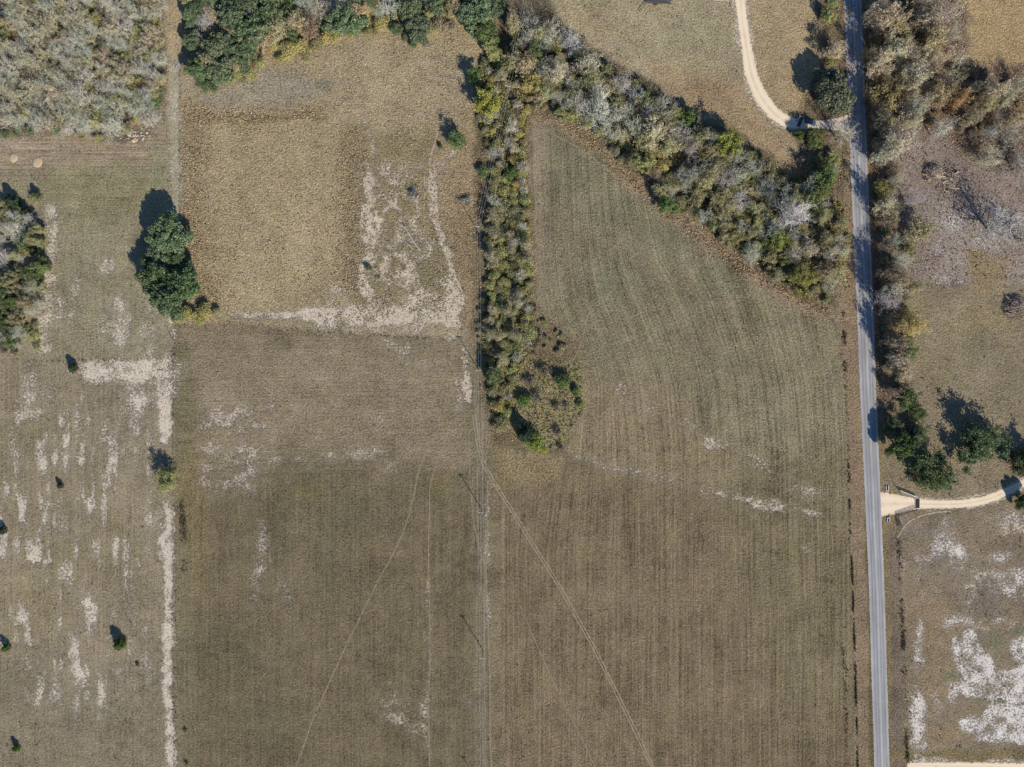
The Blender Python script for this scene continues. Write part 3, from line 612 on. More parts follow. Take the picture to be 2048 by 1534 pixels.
trail([(975, 960), (975, 1100), (972, 1150), (976, 1260), (980, 1350), (980, 1450), (983, 1545)], 2.2)
trail([(938, 860), (940, 960), (946, 1040), (960, 1100), (974, 1150)], 1.6)
trail([(1040, 1210), (1065, 1270), (1100, 1350), (1140, 1430), (1175, 1500), (1195, 1545)], 1.5)
trail([(1185, 608), (1172, 640), (1168, 670), (1158, 700), (1145, 722), (1140, 735)], 1.8)
trail([(1068, 720), (1060, 745), (1042, 762), (1030, 775)], 1.6)
trail([(876, 262), (868, 290), (858, 325), (862, 370), (866, 420)], 2.4, M_sandpath)
trail([(868, 330), (870, 370), (868, 410), (874, 440)], 2.2, M_sandpath)
trail([(848, 350), (850, 390), (848, 420)], 1.5, M_sandpath)
trail([(935, 150), (915, 185), (900, 215), (888, 240)], 2.0)
trail([(770, 520), (790, 560), (830, 590), (860, 620), (885, 640)], 1.8, M_sandpath)
trail([(740, 520), (752, 545), (775, 560), (820, 580)], 1.5, M_sandpath)
trail([(750, 225), (710, 235), (660, 255), (620, 290)], 1.5)
trail([(748, 300), (725, 330), (690, 350)], 1.3, M_sandpath)
trail([(690, 505), (715, 525), (735, 530)], 1.5, M_sandpath)
trail([(1060, 238), (1100, 265), (1165, 300), (1240, 360), (1300, 395), (1380, 445), (1470, 520), (1560, 575), (1640, 625)], 1.8)
trail([(2010, 680), (1985, 715), (1950, 750), (1935, 775)], 1.4)
trail([(1040, 1525), (1000, 1560)], 1.2)
th = np.linspace(0.2, 6.1, 30)
for r_ in (25, 20): trail([(1546 + r_ * math.cos(t), 908 + r_ * math.sin(t)) for t in th], 1.3, M_rut, 'wheel_track')
for pts in ([(1365, 500), (1372, 490), (1380, 500), (1376, 508)], [(1375, 1295), (1382, 1282), (1388, 1288)], [(1505, 1262), (1515, 1264), (1530, 1268)]): trail(pts, 1.4)
trail([(1795, 1075), (1810, 1050), (1830, 1035), (1860, 1026), (1900, 1022)], 2.5, M_sandpath)

# sand heaps in the paddock
def dome(r, h, n=18, k=5, seed=0):
    g = np.random.default_rng(seed); b = MB(); P = []
    for i in range(k + 1):
        t = i / k; rr = r * math.cos(t * math.pi / 2) + 0.02; zz = h * math.sin(t * math.pi / 2) - 0.02
        a = np.arange(n) * 2 * np.pi / n; jit = 1 + g.normal(0, 0.07, n) * (1 - t)
        P.append(np.stack([rr * jit * np.cos(a), rr * jit * np.sin(a), np.full(n, zz) + g.normal(0, 0.02, n) * (i > 0)], 1))
    Vv = np.concatenate(P); q = []
    for i in range(k):
        for j in range(n): q.append([i * n + j, i * n + (j + 1) % n, (i + 1) * n + (j + 1) % n, (i + 1) * n + j])
    b.add(Vv, q); return b
for (x, y, r, lb) in ((27, 316, 8.5, 'round pale sand heap nearest the left edge of the mown paddock'), (75, 325, 10, 'wider pale sand heap right of the other in the mown paddock')):
    tag(link('sand_heap', dome(r * S, 0.22, 22, 5, int(x)).mesh('sand_heap', [M_mound], True), loc=W(x, y)), lb, 'sand heap', 'sand heaps in the paddock')

# ------------------------------------------------------------------ tree prototypes
def unit(v): return v / (np.linalg.norm(v, axis=-1, keepdims=True) + 1e-9)
def skeleton(g, Ht, R, base, nl=8, kids=(2, 2, 2), rt=0.22, up=0.25, droop=0.0):
    """returns list of segments per level and tips"""
    segs = [[] for _ in range(len(kids) + 2)]; tips = []
    lean = g.normal(0, 0.05, 2)
    tp = [np.array([0, 0, -0.3]), np.array([lean[0] * base, lean[1] * base, base * 0.55]), np.array([lean[0] * base * 2, lean[1] * base * 2, base])]
    segs[0] += [(tp[0], tp[1], rt * 1.2, rt), (tp[1], tp[2], rt, rt * 0.8)]
    def grow(p, d, L, r, lev):
        k = 3 if lev < len(kids) else 1
        for s in range(k):
            d = unit(d + g.normal(0, 0.22, 3) + np.array([0, 0, up * 0.3 - droop * (lev > 1)]))
            q = p + d * L / k
            r2 = max(r * (0.72 if k > 1 else 0.6), 0.012)
            segs[min(lev, len(segs) - 1)].append((p, q, r, r2))
            if lev < len(kids):
                for _ in range(kids[lev]):
                    dd = unit(d * 0.55 + g.normal(0, 0.75, 3) + np.array([0, 0, up * 0.5]))
                    grow(q, dd, L * g.uniform(0.42, 0.62), r2 * 0.6, lev + 1)
            p = q; r = r2
        tips.append(p)
    for i in range(nl):
        a = i * 2.399 + g.normal(0, 0.25); t = (i + 0.5) / nl
        el = 0.25 + 1.1 * (1 - t) * g.uniform(0.75, 1.2)
        el = min(el, 1.45)
        d = np.array([math.cos(a) * math.cos(el), math.sin(a) * math.cos(el), math.sin(el)])
        zz = base * (0.75 + 0.35 * (1 - t)); st = tp[2] * (zz / base)
        reach = 1.0 / math.sqrt((math.cos(el) / (R * 0.8)) ** 2 + (math.sin(el) / ((Ht - base) * 0.85)) ** 2)
        grow(st, d, reach * g.uniform(0.75, 0.95), rt * 0.55, 1)
    return segs, np.array(tips)
def seg_tubes(b, segs, sides, m=0, rmul=1.0):
    if not segs: return
    a = np.array([s[0] for s in segs]); c = np.array([s[1] for s in segs]); r0 = np.array([s[2] for s in segs]) * rmul; r1 = np.array([s[3] for s in segs]) * rmul
    b.tubes(a, c, r0, r1, sides, m)
def leaf_quads(g, C, N, size, flat=0.7):
    """leaf sprays at C with facing N"""
    n = len(C); nr = unit(N * flat + g.normal(0, 0.6, (n, 3)))
    a = unit(np.cross(nr, g.normal(0, 1, (n, 3)))); c = np.cross(nr, a)
    s = size * g.uniform(0.6, 1.35, n)[:, None]; el = g.uniform(0.55, 1.0, n)[:, None]
    P = np.stack([C - a * s - c * s * el * 0.4, C + a * s * 0.2 - c * s * el, C + a * s + c * s * el * 0.3, C - a * s * 0.25 + c * s * el], 1)
    return P
def proto_bare(seed, Ht=10., R=5., base=2.6, nl=9, kids=(2, 2, 2), leaves=0, lsize=0.2, rt=0.24, rmul=1.0):
    g = np.random.default_rng(seed); segs, tips = skeleton(g, Ht, R, base, nl, kids, rt)
    t = MB(); seg_tubes(t, segs[0], 7); seg_tubes(t, segs[1], 5)
    c = MB()
    for s in segs[2:]: seg_tubes(c, s, 3, 0, rmul)
    if leaves:
        i = g.integers(0, len(tips), leaves); C = tips[i] + g.normal(0, 0.28, (leaves, 3))
        c.quads(leaf_quads(g, C, unit(C - np.array([0, 0, base + 1.5])), lsize), 1)
    return t.mesh('trunk', [M_bark]), c.mesh('crown', [M_twig, M_leaf])
def proto_oak(seed, Ht=9., R=8., base=2.2, lobes=44, per=260, ls=0.33):
    g = np.random.default_rng(seed); segs, tips = skeleton(g, Ht * 0.85, R * 0.8, base, 8, (2, 1), 0.42)
    t = MB(); seg_tubes(t, segs[0], 8); seg_tubes(t, segs[1], 5); c = MB()
    for s in segs[2:]: seg_tubes(c, s, 3, 0)
    L = []; cen = np.array([0, 0, base + 0.3])
    for i in range(lobes):
        a = i * 2.399 + g.normal(0, 0.3); u = (i + 0.5) / lobes; rr = math.sqrt(u) * R * 0.78 * g.uniform(0.85, 1.12)
        rr *= 1 + 0.2 * math.sin(2 * a + seed) + 0.14 * math.sin(3 * a + seed * 2.3)
        zt = base + (Ht - base) * math.sqrt(max(0.05, 1 - (rr / (R * 1.2)) ** 2)) * g.uniform(0.72, 1.0)
        lr = R * g.uniform(0.17, 0.29); pc = np.array([rr * math.cos(a), rr * math.sin(a), max(base * 0.6, zt - lr)])
        n = int(per * (lr / (R * 0.23)) ** 2); d = unit(g.normal(0, 1, (n, 3)) + np.array([0, 0, 0.35])); d[:, 2] *= 0.8
        C = pc + d * lr * g.uniform(0.6, 1.08, n)[:, None]; L.append((C, d))
    C = np.concatenate([x[0] for x in L]); N = np.concatenate([x[1] for x in L])
    c.quads(leaf_quads(g, C, N, ls, 0.9), 1)
    return t.mesh('trunk', [M_bark]), c.mesh('crown', [M_bark, M_leaf])
def proto_leafy(seed, Ht=9., R=4.6, base=2., leaves=8500, ls=0.2, kids=(2, 2, 1)):
    g = np.random.default_rng(seed); segs, tips = skeleton(g, Ht, R, base, 9, kids, 0.22)
    t = MB(); seg_tubes(t, segs[0], 7); seg_tubes(t, segs[1], 5); c = MB()
    for s in segs[2:]: seg_tubes(c, s, 3, 0)
    w_ = g.random(len(tips)) ** 1.5; i = g.choice(len(tips), leaves, p=w_ / w_.sum()); C = tips[i] + g.normal(0, 0.38, (leaves, 3))
    c.quads(leaf_quads(g, C, unit(C - np.array([0, 0, base + 1.5])), ls), 1)
    return t.mesh('trunk', [M_bark]), c.mesh('crown', [M_bark, M_leaf])
def proto_juniper(seed, Ht=6., R=2.4, n=2600):
    g = np.random.default_rng(seed); t = MB(); t.tubes([[0, 0, -0.2]], [[0, 0, Ht * 0.8]], [0.14], [0.03], 6); c = MB()
    z = g.random(n) ** 0.8; a = g.random(n) * 2 * np.pi
    lob = 1 + 0.25 * np.sin(a * 5 + z * 9) + 0.15 * np.sin(a * 3 - z * 14)
    r = R * np.sqrt(np.clip(1 - z ** 1.3, 0, 1)) * lob * g.uniform(0.55, 1.0, n)
    C = np.stack([r * np.cos(a), r * np.sin(a), 0.25 + z * (Ht - 0.3)], 1); N = np.stack([np.cos(a), np.sin(a), np.full(n, 0.7)], 1)
    c.quads(leaf_quads(g, C, unit(N), 0.22, 0.8), 0)
    return t.mesh('trunk', [M_bark]), c.mesh('crown', [M_leaf])
def proto_shrub(seed, Ht=2.6, R=2.4, n=2400, ls=0.145, stems=90, lob=9):
    g = np.random.default_rng(seed); c = MB()
    a = g.random(stems) * 2 * np.pi; rr = g.random(stems) * R * 0.8
    P1 = np.stack([rr * np.cos(a), rr * np.sin(a), Ht * g.uniform(0.5, 1.0, stems)], 1)
    P1 *= g.uniform(0.8, 1.25, (stems, 1)); P0 = P1 * np.array([0.25, 0.25, 0]) - np.array([0, 0, 0.15]); c.tubes(P0, P1, np.full(stems, .035), np.full(stems, .015), 3, 1)
    L = []
    for i in range(lob):
        an = g.random() * 6.283; q = R * 0.68 * math.sqrt(g.random()); lr = R * g.uniform(0.28, 0.5)
        pc = np.array([q * math.cos(an), q * math.sin(an), Ht * g.uniform(0.45, 0.8) * (1 - 0.3 * (q / R) ** 2)])
        k = n // lob; d = unit(g.normal(0, 1, (k, 3)) + np.array([0, 0, 0.3])); L.append((pc + d * lr * (0.35 + 1.0 * g.random(k) ** 0.8)[:, None] * np.array([1, 1, 0.75]), d))
    C = np.concatenate([x[0] for x in L]); C[:, 2] = np.maximum(C[:, 2], 0.08); N = np.concatenate([x[1] for x in L])
    c.quads(leaf_quads(g, C, N, ls, 0.7), 0)
    return None, c.mesh('shrub', [M_leaf, M_bark])
PROTO = {
    'B': [(proto_bare(100 + i, 10, 5, 2.4, 11, (2, 2, 3), 900, 0.12, 0.24, 1.25), 5.0, 10.0) for i in range(4)],
    'W': [(proto_bare(130 + i, 11, 6.0, 2.6, 15, (2, 2, 3), 500, 0.12, 0.30, 1.2), 6.0, 11.0) for i in range(3)],
    'T': [(proto_bare(150 + i, 9.5, 5, 2.2, 11, (2, 2, 2), 5200, 0.17, 0.24, 1.1), 5.0, 9.5) for i in range(4)],
    'L': [(proto_leafy(170 + i), 4.6, 9.0) for i in range(4)],
    'M': [(proto_leafy(260 + i, leaves=3600, ls=0.2), 4.6, 9.0) for i in range(3)],
    'O': [(proto_oak(190 + i), 8.0, 9.0) for i in range(4)],
    'J': [(proto_juniper(210 + i), 2.4, 6.0) for i in range(2)],
    'S': [(proto_shrub(220 + i), 2.4, 2.6) for i in range(4)],
    'K': [(proto_shrub(240 + i, 2.6, 2.4, 420, 0.17, 160, 8), 2.4, 2.6) for i in range(3)],   # twiggy shrub
}
# base colours
G_OAK = (0.155, 0.22, 0.115); G_OAK2 = (0.19, 0.24, 0.145); G_DARK = (0.08, 0.11, 0.07); G_GREY = (0.20, 0.225, 0.15)
YEL = (0.48, 0.445, 0.17); YG = (0.40, 0.405, 0.18); OLV = (0.37, 0.355, 0.20); TAN = (0.45, 0.39, 0.26); ORG = (0.44, 0.32, 0.18); GRN = (0.18, 0.24, 0.115); RED = (0.32, 0.17, 0.11)
GREY = (0.50, 0.50, 0.405); WHT = (0.56, 0.555, 0.50); BRN = (0.36, 0.30, 0.22); PAL = (0.55, 0.50, 0.38)
CNAME = {YEL: 'yellow', YG: 'yellow-green', OLV: 'olive', TAN: 'tan', ORG: 'orange', GRN: 'green', RED: 'reddish', GREY: 'grey', WHT: 'whitish', BRN: 'brown', PAL: 'pale', G_OAK: 'dark green', G_OAK2: 'green', G_DARK: 'blackish green', G_GREY: 'grey-green'}
def cname(c):
    c = tuple(c)
    if c in CNAME: return CNAME[c]
    k = min(CNAME, key=lambda q: sum((a - b) ** 2 for a, b in zip(q, c))); return CNAME[k]
placed = []; PL = []
NAMES = {'B': 'bare_tree', 'W': 'bare_tree', 'T': 'deciduous_tree', 'L': 'leafy_tree', 'M': 'leafy_tree', 'O': 'oak_tree', 'J': 'juniper_tree', 'S': 'shrub', 'K': 'brush_shrub'}
def plant(kind, x, y, r, color, label, group=None, hm=1.0, height=None, twig=None):
    """x, y: where the crown is seen from above; r crown radius; the trunk foot is set so that the crown stands there"""
    (tm, cm), R0, H0 = PROTO[kind][int(RNG.integers(len(PROTO[kind])))]
    R = r * S; f = R / R0
    if height is None:
        hz_ = {'B': 2.5 * R ** 0.9, 'W': 1.6 * R, 'T': 2.3 * R ** 0.92, 'L': 2.0 * R ** 0.95, 'O': 1.6 * R ** 0.9, 'J': 2.0 * R, 'S': 0.85 * R, 'K': 0.9 * R, 'M': 1.7 * R ** 0.95}[kind] * hm
    else: hz_ = height
    k = 1 - 0.62 * hz_ / H
    p = W(CX + (x - CX) * k, CY + (y - CY) * k)
    fz = hz_ / H0; rz = float(RNG.random() * 6.283)
    ja = RNG.uniform(0.82, 1.18, 3) ** 0.8; col = np.array(color) * np.prod(ja) ** 0.33 * (1 + (ja - 1) * 0.35)
    if kind in 'SLM': col = 0.92 * col + 0.08 * float(col @ np.array([0.3, 0.6, 0.1]))
    sx = f * RNG.uniform(0.86, 1.16); sy = f * RNG.uniform(0.86, 1.16)
    cat = 'shrub' if kind in 'SK' else 'tree'
    if tm is None:
        o = link(NAMES[kind], cm, None, p, rz, col); o.scale = (sx, sy, fz); tag(o, label, cat, group)
    else:
        o = bpy.data.objects.new(NAMES[kind], None); COL.objects.link(o); o.location = [float(q) for q in p]; o.rotation_euler = (0, 0, rz); o.scale = (sx, sy, fz)
        o.empty_display_size = 0.5
        tag(o, label, cat, group)
        link('trunk', tm, o, color=GREY); link('crown', cm, o, color=col)
    placed.append((x, y, r)); PL.append((o, x, y)); return o
NOUN = {'B': 'bare tree', 'W': 'leafless spreading tree', 'T': 'half-bare tree', 'L': 'leafy tree', 'O': 'evergreen oak', 'J': 'evergreen bush', 'S': 'leafy shrub', 'K': 'twiggy shrub'}
MARKS = {
 'nw': [(40, 30, 'in the top left corner of the wood'), (150, 30, 'at the top middle of the top left wood'), (270, 40, 'in the top left wood by the fallen trunks'), (40, 130, 'in the top left wood at mid left edge'), (150, 130, 'in the heart of the top left wood'), (280, 140, 'in the top left wood beside the log heap'), (40, 225, 'in the top left wood just above the sand heaps'), (150, 225, 'in the top left wood above its lower edge'), (270, 225, 'in the top left wood above the rubble heap')],
 'belt': [(1050, 60, 'at the top end of the diagonal belt'), (1150, 110, 'in the diagonal belt above the upper white tree'), (1203, 216, 'in the diagonal belt around the upper white tree'), (1300, 230, 'in the diagonal belt right of the upper white tree'), (1300, 330, 'in the diagonal belt above the isolated green tree'), (1400, 280, 'midway in the diagonal belt, meadow side'), (1400, 400, 'midway in the diagonal belt, hay side'), (1500, 350, 'in the diagonal belt left of the lower white tree'), (1500, 460, 'in the belt below left of the lower white tree'), (1592, 436, 'in the diagonal belt around the lower white tree'), (1590, 560, 'at the lower end of the diagonal belt'), (1670, 520, 'in the diagonal belt beside the road'), (1640, 380, 'in the diagonal belt right of the lower white tree')],
 'hedge': [(985, 130, 'at the top of the central hedge'), (1000, 210, 'in the hedge around the upper power pole'), (1020, 300, 'in the hedge below the upper power pole'), (1010, 390, 'in the hedge beside the mid pole shadow'), (1010, 470, 'in the hedge level with the mid pole'), (1015, 550, 'in the middle stretch of the central hedge'), (1015, 630, 'in the hedge level with the sandy strip'), (1010, 710, 'in the central hedge where it narrows'), (1000, 820, 'in the lower tip of the central hedge')],
 'north': [(400, 60, 'in the oak group beside the lane shadow'), (440, 140, 'in the oak group at the pasture corner'), (510, 50, 'in the oak group near the top edge'), (600, 60, 'among the tan trees north of the pasture'), (690, 30, 'by the round oak north of the pasture'), (760, 30, 'among the yellow shrubs at the top edge'), (830, 45, 'in the oak pair at the pasture top'), (890, 40, 'between the oaks at the pasture top'), (960, 40, 'in the oak group above the central hedge')],
 'east': [(1770, 50, 'in the east wood by the road, top edge'), (1790, 130, 'in the east wood above the golden tree'), (1850, 90, 'in the middle of the east wood'), (1910, 40, 'in the east wood beside the corner meadow'), (1850, 210, 'in the east wood above the pale round tree'), (1910, 200, 'in the east wood near its orange tree'), (1900, 260, 'in the east wood above the cleared ground'), (2000, 190, 'in the east wood below the corner meadow'), (2010, 265, 'in the east wood near the right edge')],
 'left': [(30, 420, 'at the top of the left edge clump'), (30, 500, 'in the upper part of the left edge clump'), (30, 570, 'in the middle of the left edge clump'), (30, 640, 'in the lower part of the left edge clump'), (30, 700, 'at the bottom of the left edge clump')],
 'roadw': [(1655, 60, 'on the west verge near the top edge'), (1640, 290, 'beside the road just below the drive entrance'), (1655, 360, 'between the road and the lower white tree')],
 'roade': [(1790, 360, 'by the east roadside level with the brush heaps'), (1790, 460, 'by the east roadside near the olive tree'), (1800, 560, 'by the east roadside below the olive tree'), (1800, 680, 'by the east roadside near the yellow-tan tree'), (1825, 810, 'by the east roadside above the evergreens')],
 'hedge_e': [(1090, 660, 'in the thin fringe right of the central hedge')],
}
def describe(kind, r, color, reg, x, y):
    where = min(MARKS[reg], key=lambda m_: (m_[0] - x) ** 2 + (m_[1] - y) ** 2)[2]
    lim = (9, 12.5) if kind in 'SK' else (16, 23)
    size = 'small' if r < lim[0] else ('large' if r > lim[1] else 'middling')
    return size + ' ' + cname(color) + ' ' + NOUN[kind] + ' ' + where
def many(items, reg, group):
    for it in items:
        k, x, y, r, c = it[:5]; plant(k, x, y, r, c, describe(k, r, c, reg, x, y), group, 1.4 if reg in ('east', 'roade') and k in 'BT' else 1.0)
def fill(poly, mix, rr, reg, group, gap=0.8, tries=4000, maxn=400):
    P = np.array(poly); n = 0; wts = np.array([m_[0] for m_ in mix]); wts = wts / wts.sum()
    for _ in range(tries):
        x = RNG.uniform(P[:, 0].min(), P[:, 0].max()); y = RNG.uniform(P[:, 1].min(), P[:, 1].max())
        if not inside(poly, np.array([x]), np.array([y]))[0] or x < -25 or x > 2073 or y < -25 or y > 1560: continue
        m_ = mix[int(RNG.choice(len(mix), p=wts))]; r = RNG.uniform(*m_[3])
        A = np.array(placed)
        if len(A) and (np.hypot(A[:, 0] - x, A[:, 1] - y) < gap * (A[:, 2] + r) * 0.8).any(): continue
        plant(m_[1], x, y, r, m_[2], describe(m_[1], r, m_[2], reg, x, y), group); n += 1
        if n >= maxn: break

# --- single trees that stand apart
SINGLE = [
    ('O', 333, 468, 42, G_OAK2, 'northern round evergreen oak of the dark clump beside the tan pasture'),
    ('O', 354, 516, 24, G_OAK, 'small evergreen oak wedged between the larger oaks of the dark clump'),
    ('O', 314, 512, 26, G_OAK2, 'evergreen oak filling the west gap between the larger clump oaks'),
    ('L', 1788, 852, 20, (0.15, 0.19, 0.09), 'slim green tree at the road edge above the roadside evergreen'),
    ('L', 1838, 872, 24, (0.15, 0.19, 0.09), 'green tree between the roadside evergreen and the grey-green tree'),
    ('L', 1888, 962, 18, (0.15, 0.19, 0.1), 'smallest grey-green tree right above the gravel drive'),
    ('O', 308, 556, 35, G_OAK, 'western evergreen oak of the dark clump beside the paddock'),
    ('O', 364, 562, 35, G_OAK, 'eastern evergreen oak of the dark clump touching the tan pasture'),
    ('O', 336, 594, 42, G_OAK, 'southernmost large evergreen oak of the dark clump above the yellow shrubs'),
    ('M', 331, 956, 25, YG, 'lone yellow-green tree standing on the pale sand strip by the fence'),
    ('L', 910, 282, 17, (0.18, 0.25, 0.11), 'lone green tree in the tan pasture casting a long shadow'),
    ('J', 143, 736, 9, G_DARK, 'dark evergreen bush on the fence line at the top of the sandy field'),
    ('J', 69, 388, 8, G_DARK, 'little dark evergreen beside the paddock above the left clump'),
    ('S', 66, 398, 11, YG, 'yellow shrub at the top of the left edge clump'),
    ('J', 118, 972, 6, G_DARK, 'tiny dark bush in the middle of the streaky sandy field'),
    ('J', 1, 1062, 8, G_DARK, 'dark bush cut by the left edge of the picture'),
    ('J', 236, 1290, 11, (0.11, 0.17, 0.05), 'largest round dark bush in the lower sandy field'),
    ('J', 9, 1297, 8, (0.11, 0.17, 0.05), 'round dark bush at the left edge of the lower sandy field'),
    ('J', 30, 1498, 7, (0.11, 0.17, 0.05), 'small dark bush near the bottom left corner'),
    ('K', 371, 1463, 6, BRN, 'brown dead bush beside the fence near the bottom left'),
    ('K', 373, 1528, 6, BRN, 'brown dead bush at the bottom edge beside the fence'),
    ('S', 275, 1330, 5, (0.18, 0.18, 0.15), 'small grey bush beside a bare sand patch in the sandy field'),
    ('J', 880, 291, 4, G_DARK, 'tiny dark bush beside the trail by the lone green tree'),
    ('K', 830, 390, 13, (0.40, 0.39, 0.36), 'grey leafless bush left of the cattle trails'),
    ('K', 935, 405, 12, GREY, 'grey-green bush between the trail and the power line'),
    ('S', 966, 342, 13, GRN, 'bright green bush at the west edge of the hedge below the sandy bank'),
    ('S', 736, 535, 8, (0.18, 0.22, 0.09), 'small green bush in the sandy wash of the pasture'),
    ('K', 757, 556, 6, GREY, 'small grey bush just below the green one in the sandy wash'),
    ('L', 1340, 410, 20, (0.17, 0.26, 0.09), 'isolated green tree on the hay field side of the diagonal belt'),
    ('O', 1668, 182, 44, G_GREY, 'big olive-green oak leaning over the road by the drive entrance'),
    ('B', 1690, 268, 28, PAL, 'round bare tree between the drive entrance and the road'),
    ('L', 1600, 267, 12, (0.17, 0.22, 0.08), 'green tree just below the parked dark vehicle'),
    ('L', 1628, 275, 19, (0.17, 0.22, 0.08), 'wider green tree right of the one below the parked vehicle'),
    ('T', 1797, 276, 37, PAL, 'big round pale half-bare tree east of the road at the cleared ground'),
    ('M', 1765, 187, 35, (0.36, 0.32, 0.14), 'round golden tree hugging the east side of the road'),
    ('M', 1842, 462, 34, OLV, 'round olive-yellow tree east of the road below the brush heap'),
    ('T', 1822, 648, 30, (0.49, 0.42, 0.20), 'yellow-tan tree east of the road opposite the hedge end'),
    ('O', 1805, 893, 32, (0.14, 0.20, 0.08), 'bright evergreen tree at the roadside north of the gravel entrance'),
    ('L', 1868, 932, 38, (0.15, 0.19, 0.09), 'grey-green tree right of the roadside evergreen near the gravel drive'),
    ('L', 1966, 893, 42, (0.15, 0.19, 0.10), 'large solitary spreading tree in the field above the gravel drive'),
    ('L', 2066, 925, 30, (0.11, 0.14, 0.06), 'dark tree cut by the right edge above the gravel drive'),
    ('O', 2052, 1002, 20, (0.11, 0.14, 0.06), 'dark tree cut by the right edge below the gravel drive'),
    ('L', 1815, 800, 26, (0.14, 0.18, 0.08), 'dark green tree against the road above the roadside evergreen'),
    ('W', 1203, 216, 48, WHT, 'large white leafless tree in the upper diagonal belt'),
    ('W', 1592, 436, 50, WHT, 'large white leafless tree in the lower diagonal belt'),
    ('S', 1068, 884, 19, (0.30, 0.36, 0.08), 'bright yellow-green bush at the tip of the central hedge'),
    ('S', 1086, 897, 9, (0.39, 0.43, 0.06), 'small bright yellow bush right of the one at the hedge tip'),
    ('J', 1050, 868, 18, G_DARK, 'dark evergreen just above the bright bush at the hedge tip'),
    ('K', 1112, 815, 10, (0.24, 0.21, 0.18), 'dark leafless bush in the grassy corner east of the hedge'),
    ('K', 1116, 862, 10, (0.24, 0.21, 0.18), 'lower dark leafless bush in the grassy corner east of the hedge'),
    ('K', 1132, 811, 7, (0.27, 0.21, 0.18), 'smallest brown bush in the grassy corner east of the hedge'),
    ('K', 1075, 795, 13, (0.27, 0.22, 0.21), 'greyish brown bush in the middle of the grassy corner'),
    ('S', 1128, 762, 20, (0.15, 0.22, 0.08), 'broad green bush at the top right of the grassy corner'),
    ('S', 1150, 785, 12, (0.15, 0.22, 0.08), 'green bush below the broad one in the grassy corner'),
    ('S', 1160, 806, 9, (0.21, 0.27, 0.09), 'pale green bush nearest the hay field in the grassy corner'),
    ('S', 1046, 800, 17, (0.18, 0.26, 0.08), 'green bush at the left of the grassy corner'),
    ('K', 1122, 895, 9, (0.30, 0.24, 0.20), 'brown bush at the bottom of the grassy corner'),
]
for k, x, y, r, c, lb in SINGLE: plant(k, x, y, r, c, lb, None, {'L': 0.72, 'M': 0.9, 'T': 1.2, 'O': 1.1}.get(k, 1.0) if x > 1740 else 1.0)
plant('B', 2008, 448, 46, (0.51, 0.48, 0.42), 'tall thin bare tree throwing a long dark shadow over the cleared ground', None, 1, 17.0)
plant('B', 2052, 330, 40, (0.45, 0.42, 0.38), 'bare tree at the right edge above the cleared ground', None, 1, 13.0)
plant('B', 1980, 312, 28, PAL, 'pale bare tree with a slender trunk shadow at the cleared ground', None, 1, 11.0)
plant('B', 2060, 470, 34, GREY, 'bare tree cut by the right edge beside the cleared ground', None, 1, 14.0)

for x, y, r, c in ((383, 630, 17, YEL), (408, 622, 17, YEL), (430, 623, 11, OLV), (352, 640, 10, YG), (398, 640, 11, YEL), (365, 632, 12, YG)):
    plant('S', x, y, r, c, 'yellow shrub below the dark oak clump at the end of the sandy strip', 'yellow shrubs below the oak clump')
GW = 'trees of the clump at the left edge'
many([('J', 20, 402, 13, G_DARK), ('J', 48, 425, 11, G_DARK), ('W', 25, 458, 27, WHT), ('W', 58, 440, 17, WHT), ('W', 6, 508, 20, WHT), ('L', 66, 478, 18, OLV), ('S', 45, 503, 12, YEL), ('S', 17, 520, 9, ORG),
      ('L', 74, 530, 20, (0.17, 0.22, 0.08)), ('S', 48, 545, 14, GRN), ('L', 20, 562, 19, OLV), ('S', 42, 577, 15, OLV), ('L', 72, 556, 14, (0.17, 0.22, 0.08)), ('L', 14, 602, 19, (0.15, 0.20, 0.08)), ('T', 50, 605, 15, TAN), ('B', 62, 622, 15, GREY),
      ('L', 8, 642, 16, (0.15, 0.20, 0.08)), ('L', 32, 642, 17, OLV), ('B', 36, 666, 19, GREY), ('S', 66, 672, 12, YG), ('L', 18, 682, 15, (0.15, 0.20, 0.08)), ('K', 28, 704, 13, BRN), ('S', 70, 650, 9, OLV), ('S', 74, 690, 9, OLV), ('K', 8, 700, 12, BRN), ('B', 4, 455, 16, GREY), ('L', -5, 560, 16, OLV), ('S', 78, 500, 10, YG), ('J', 66, 500, 10, G_DARK)],
     'left', GW)
fill([(-10, 395), (60, 420), (85, 480), (92, 550), (80, 620), (75, 690), (-10, 705)], [(0.3, 'L', OLV, (11, 16)), (0.25, 'L', (0.17, 0.21, 0.1), (11, 16)), (0.25, 'B', GREY, (11, 15)), (0.1, 'S', YG, (9, 13))], None, 'left', GW, 0.6, 1500, 26)
GN = 'trees along the north edge of the pasture'
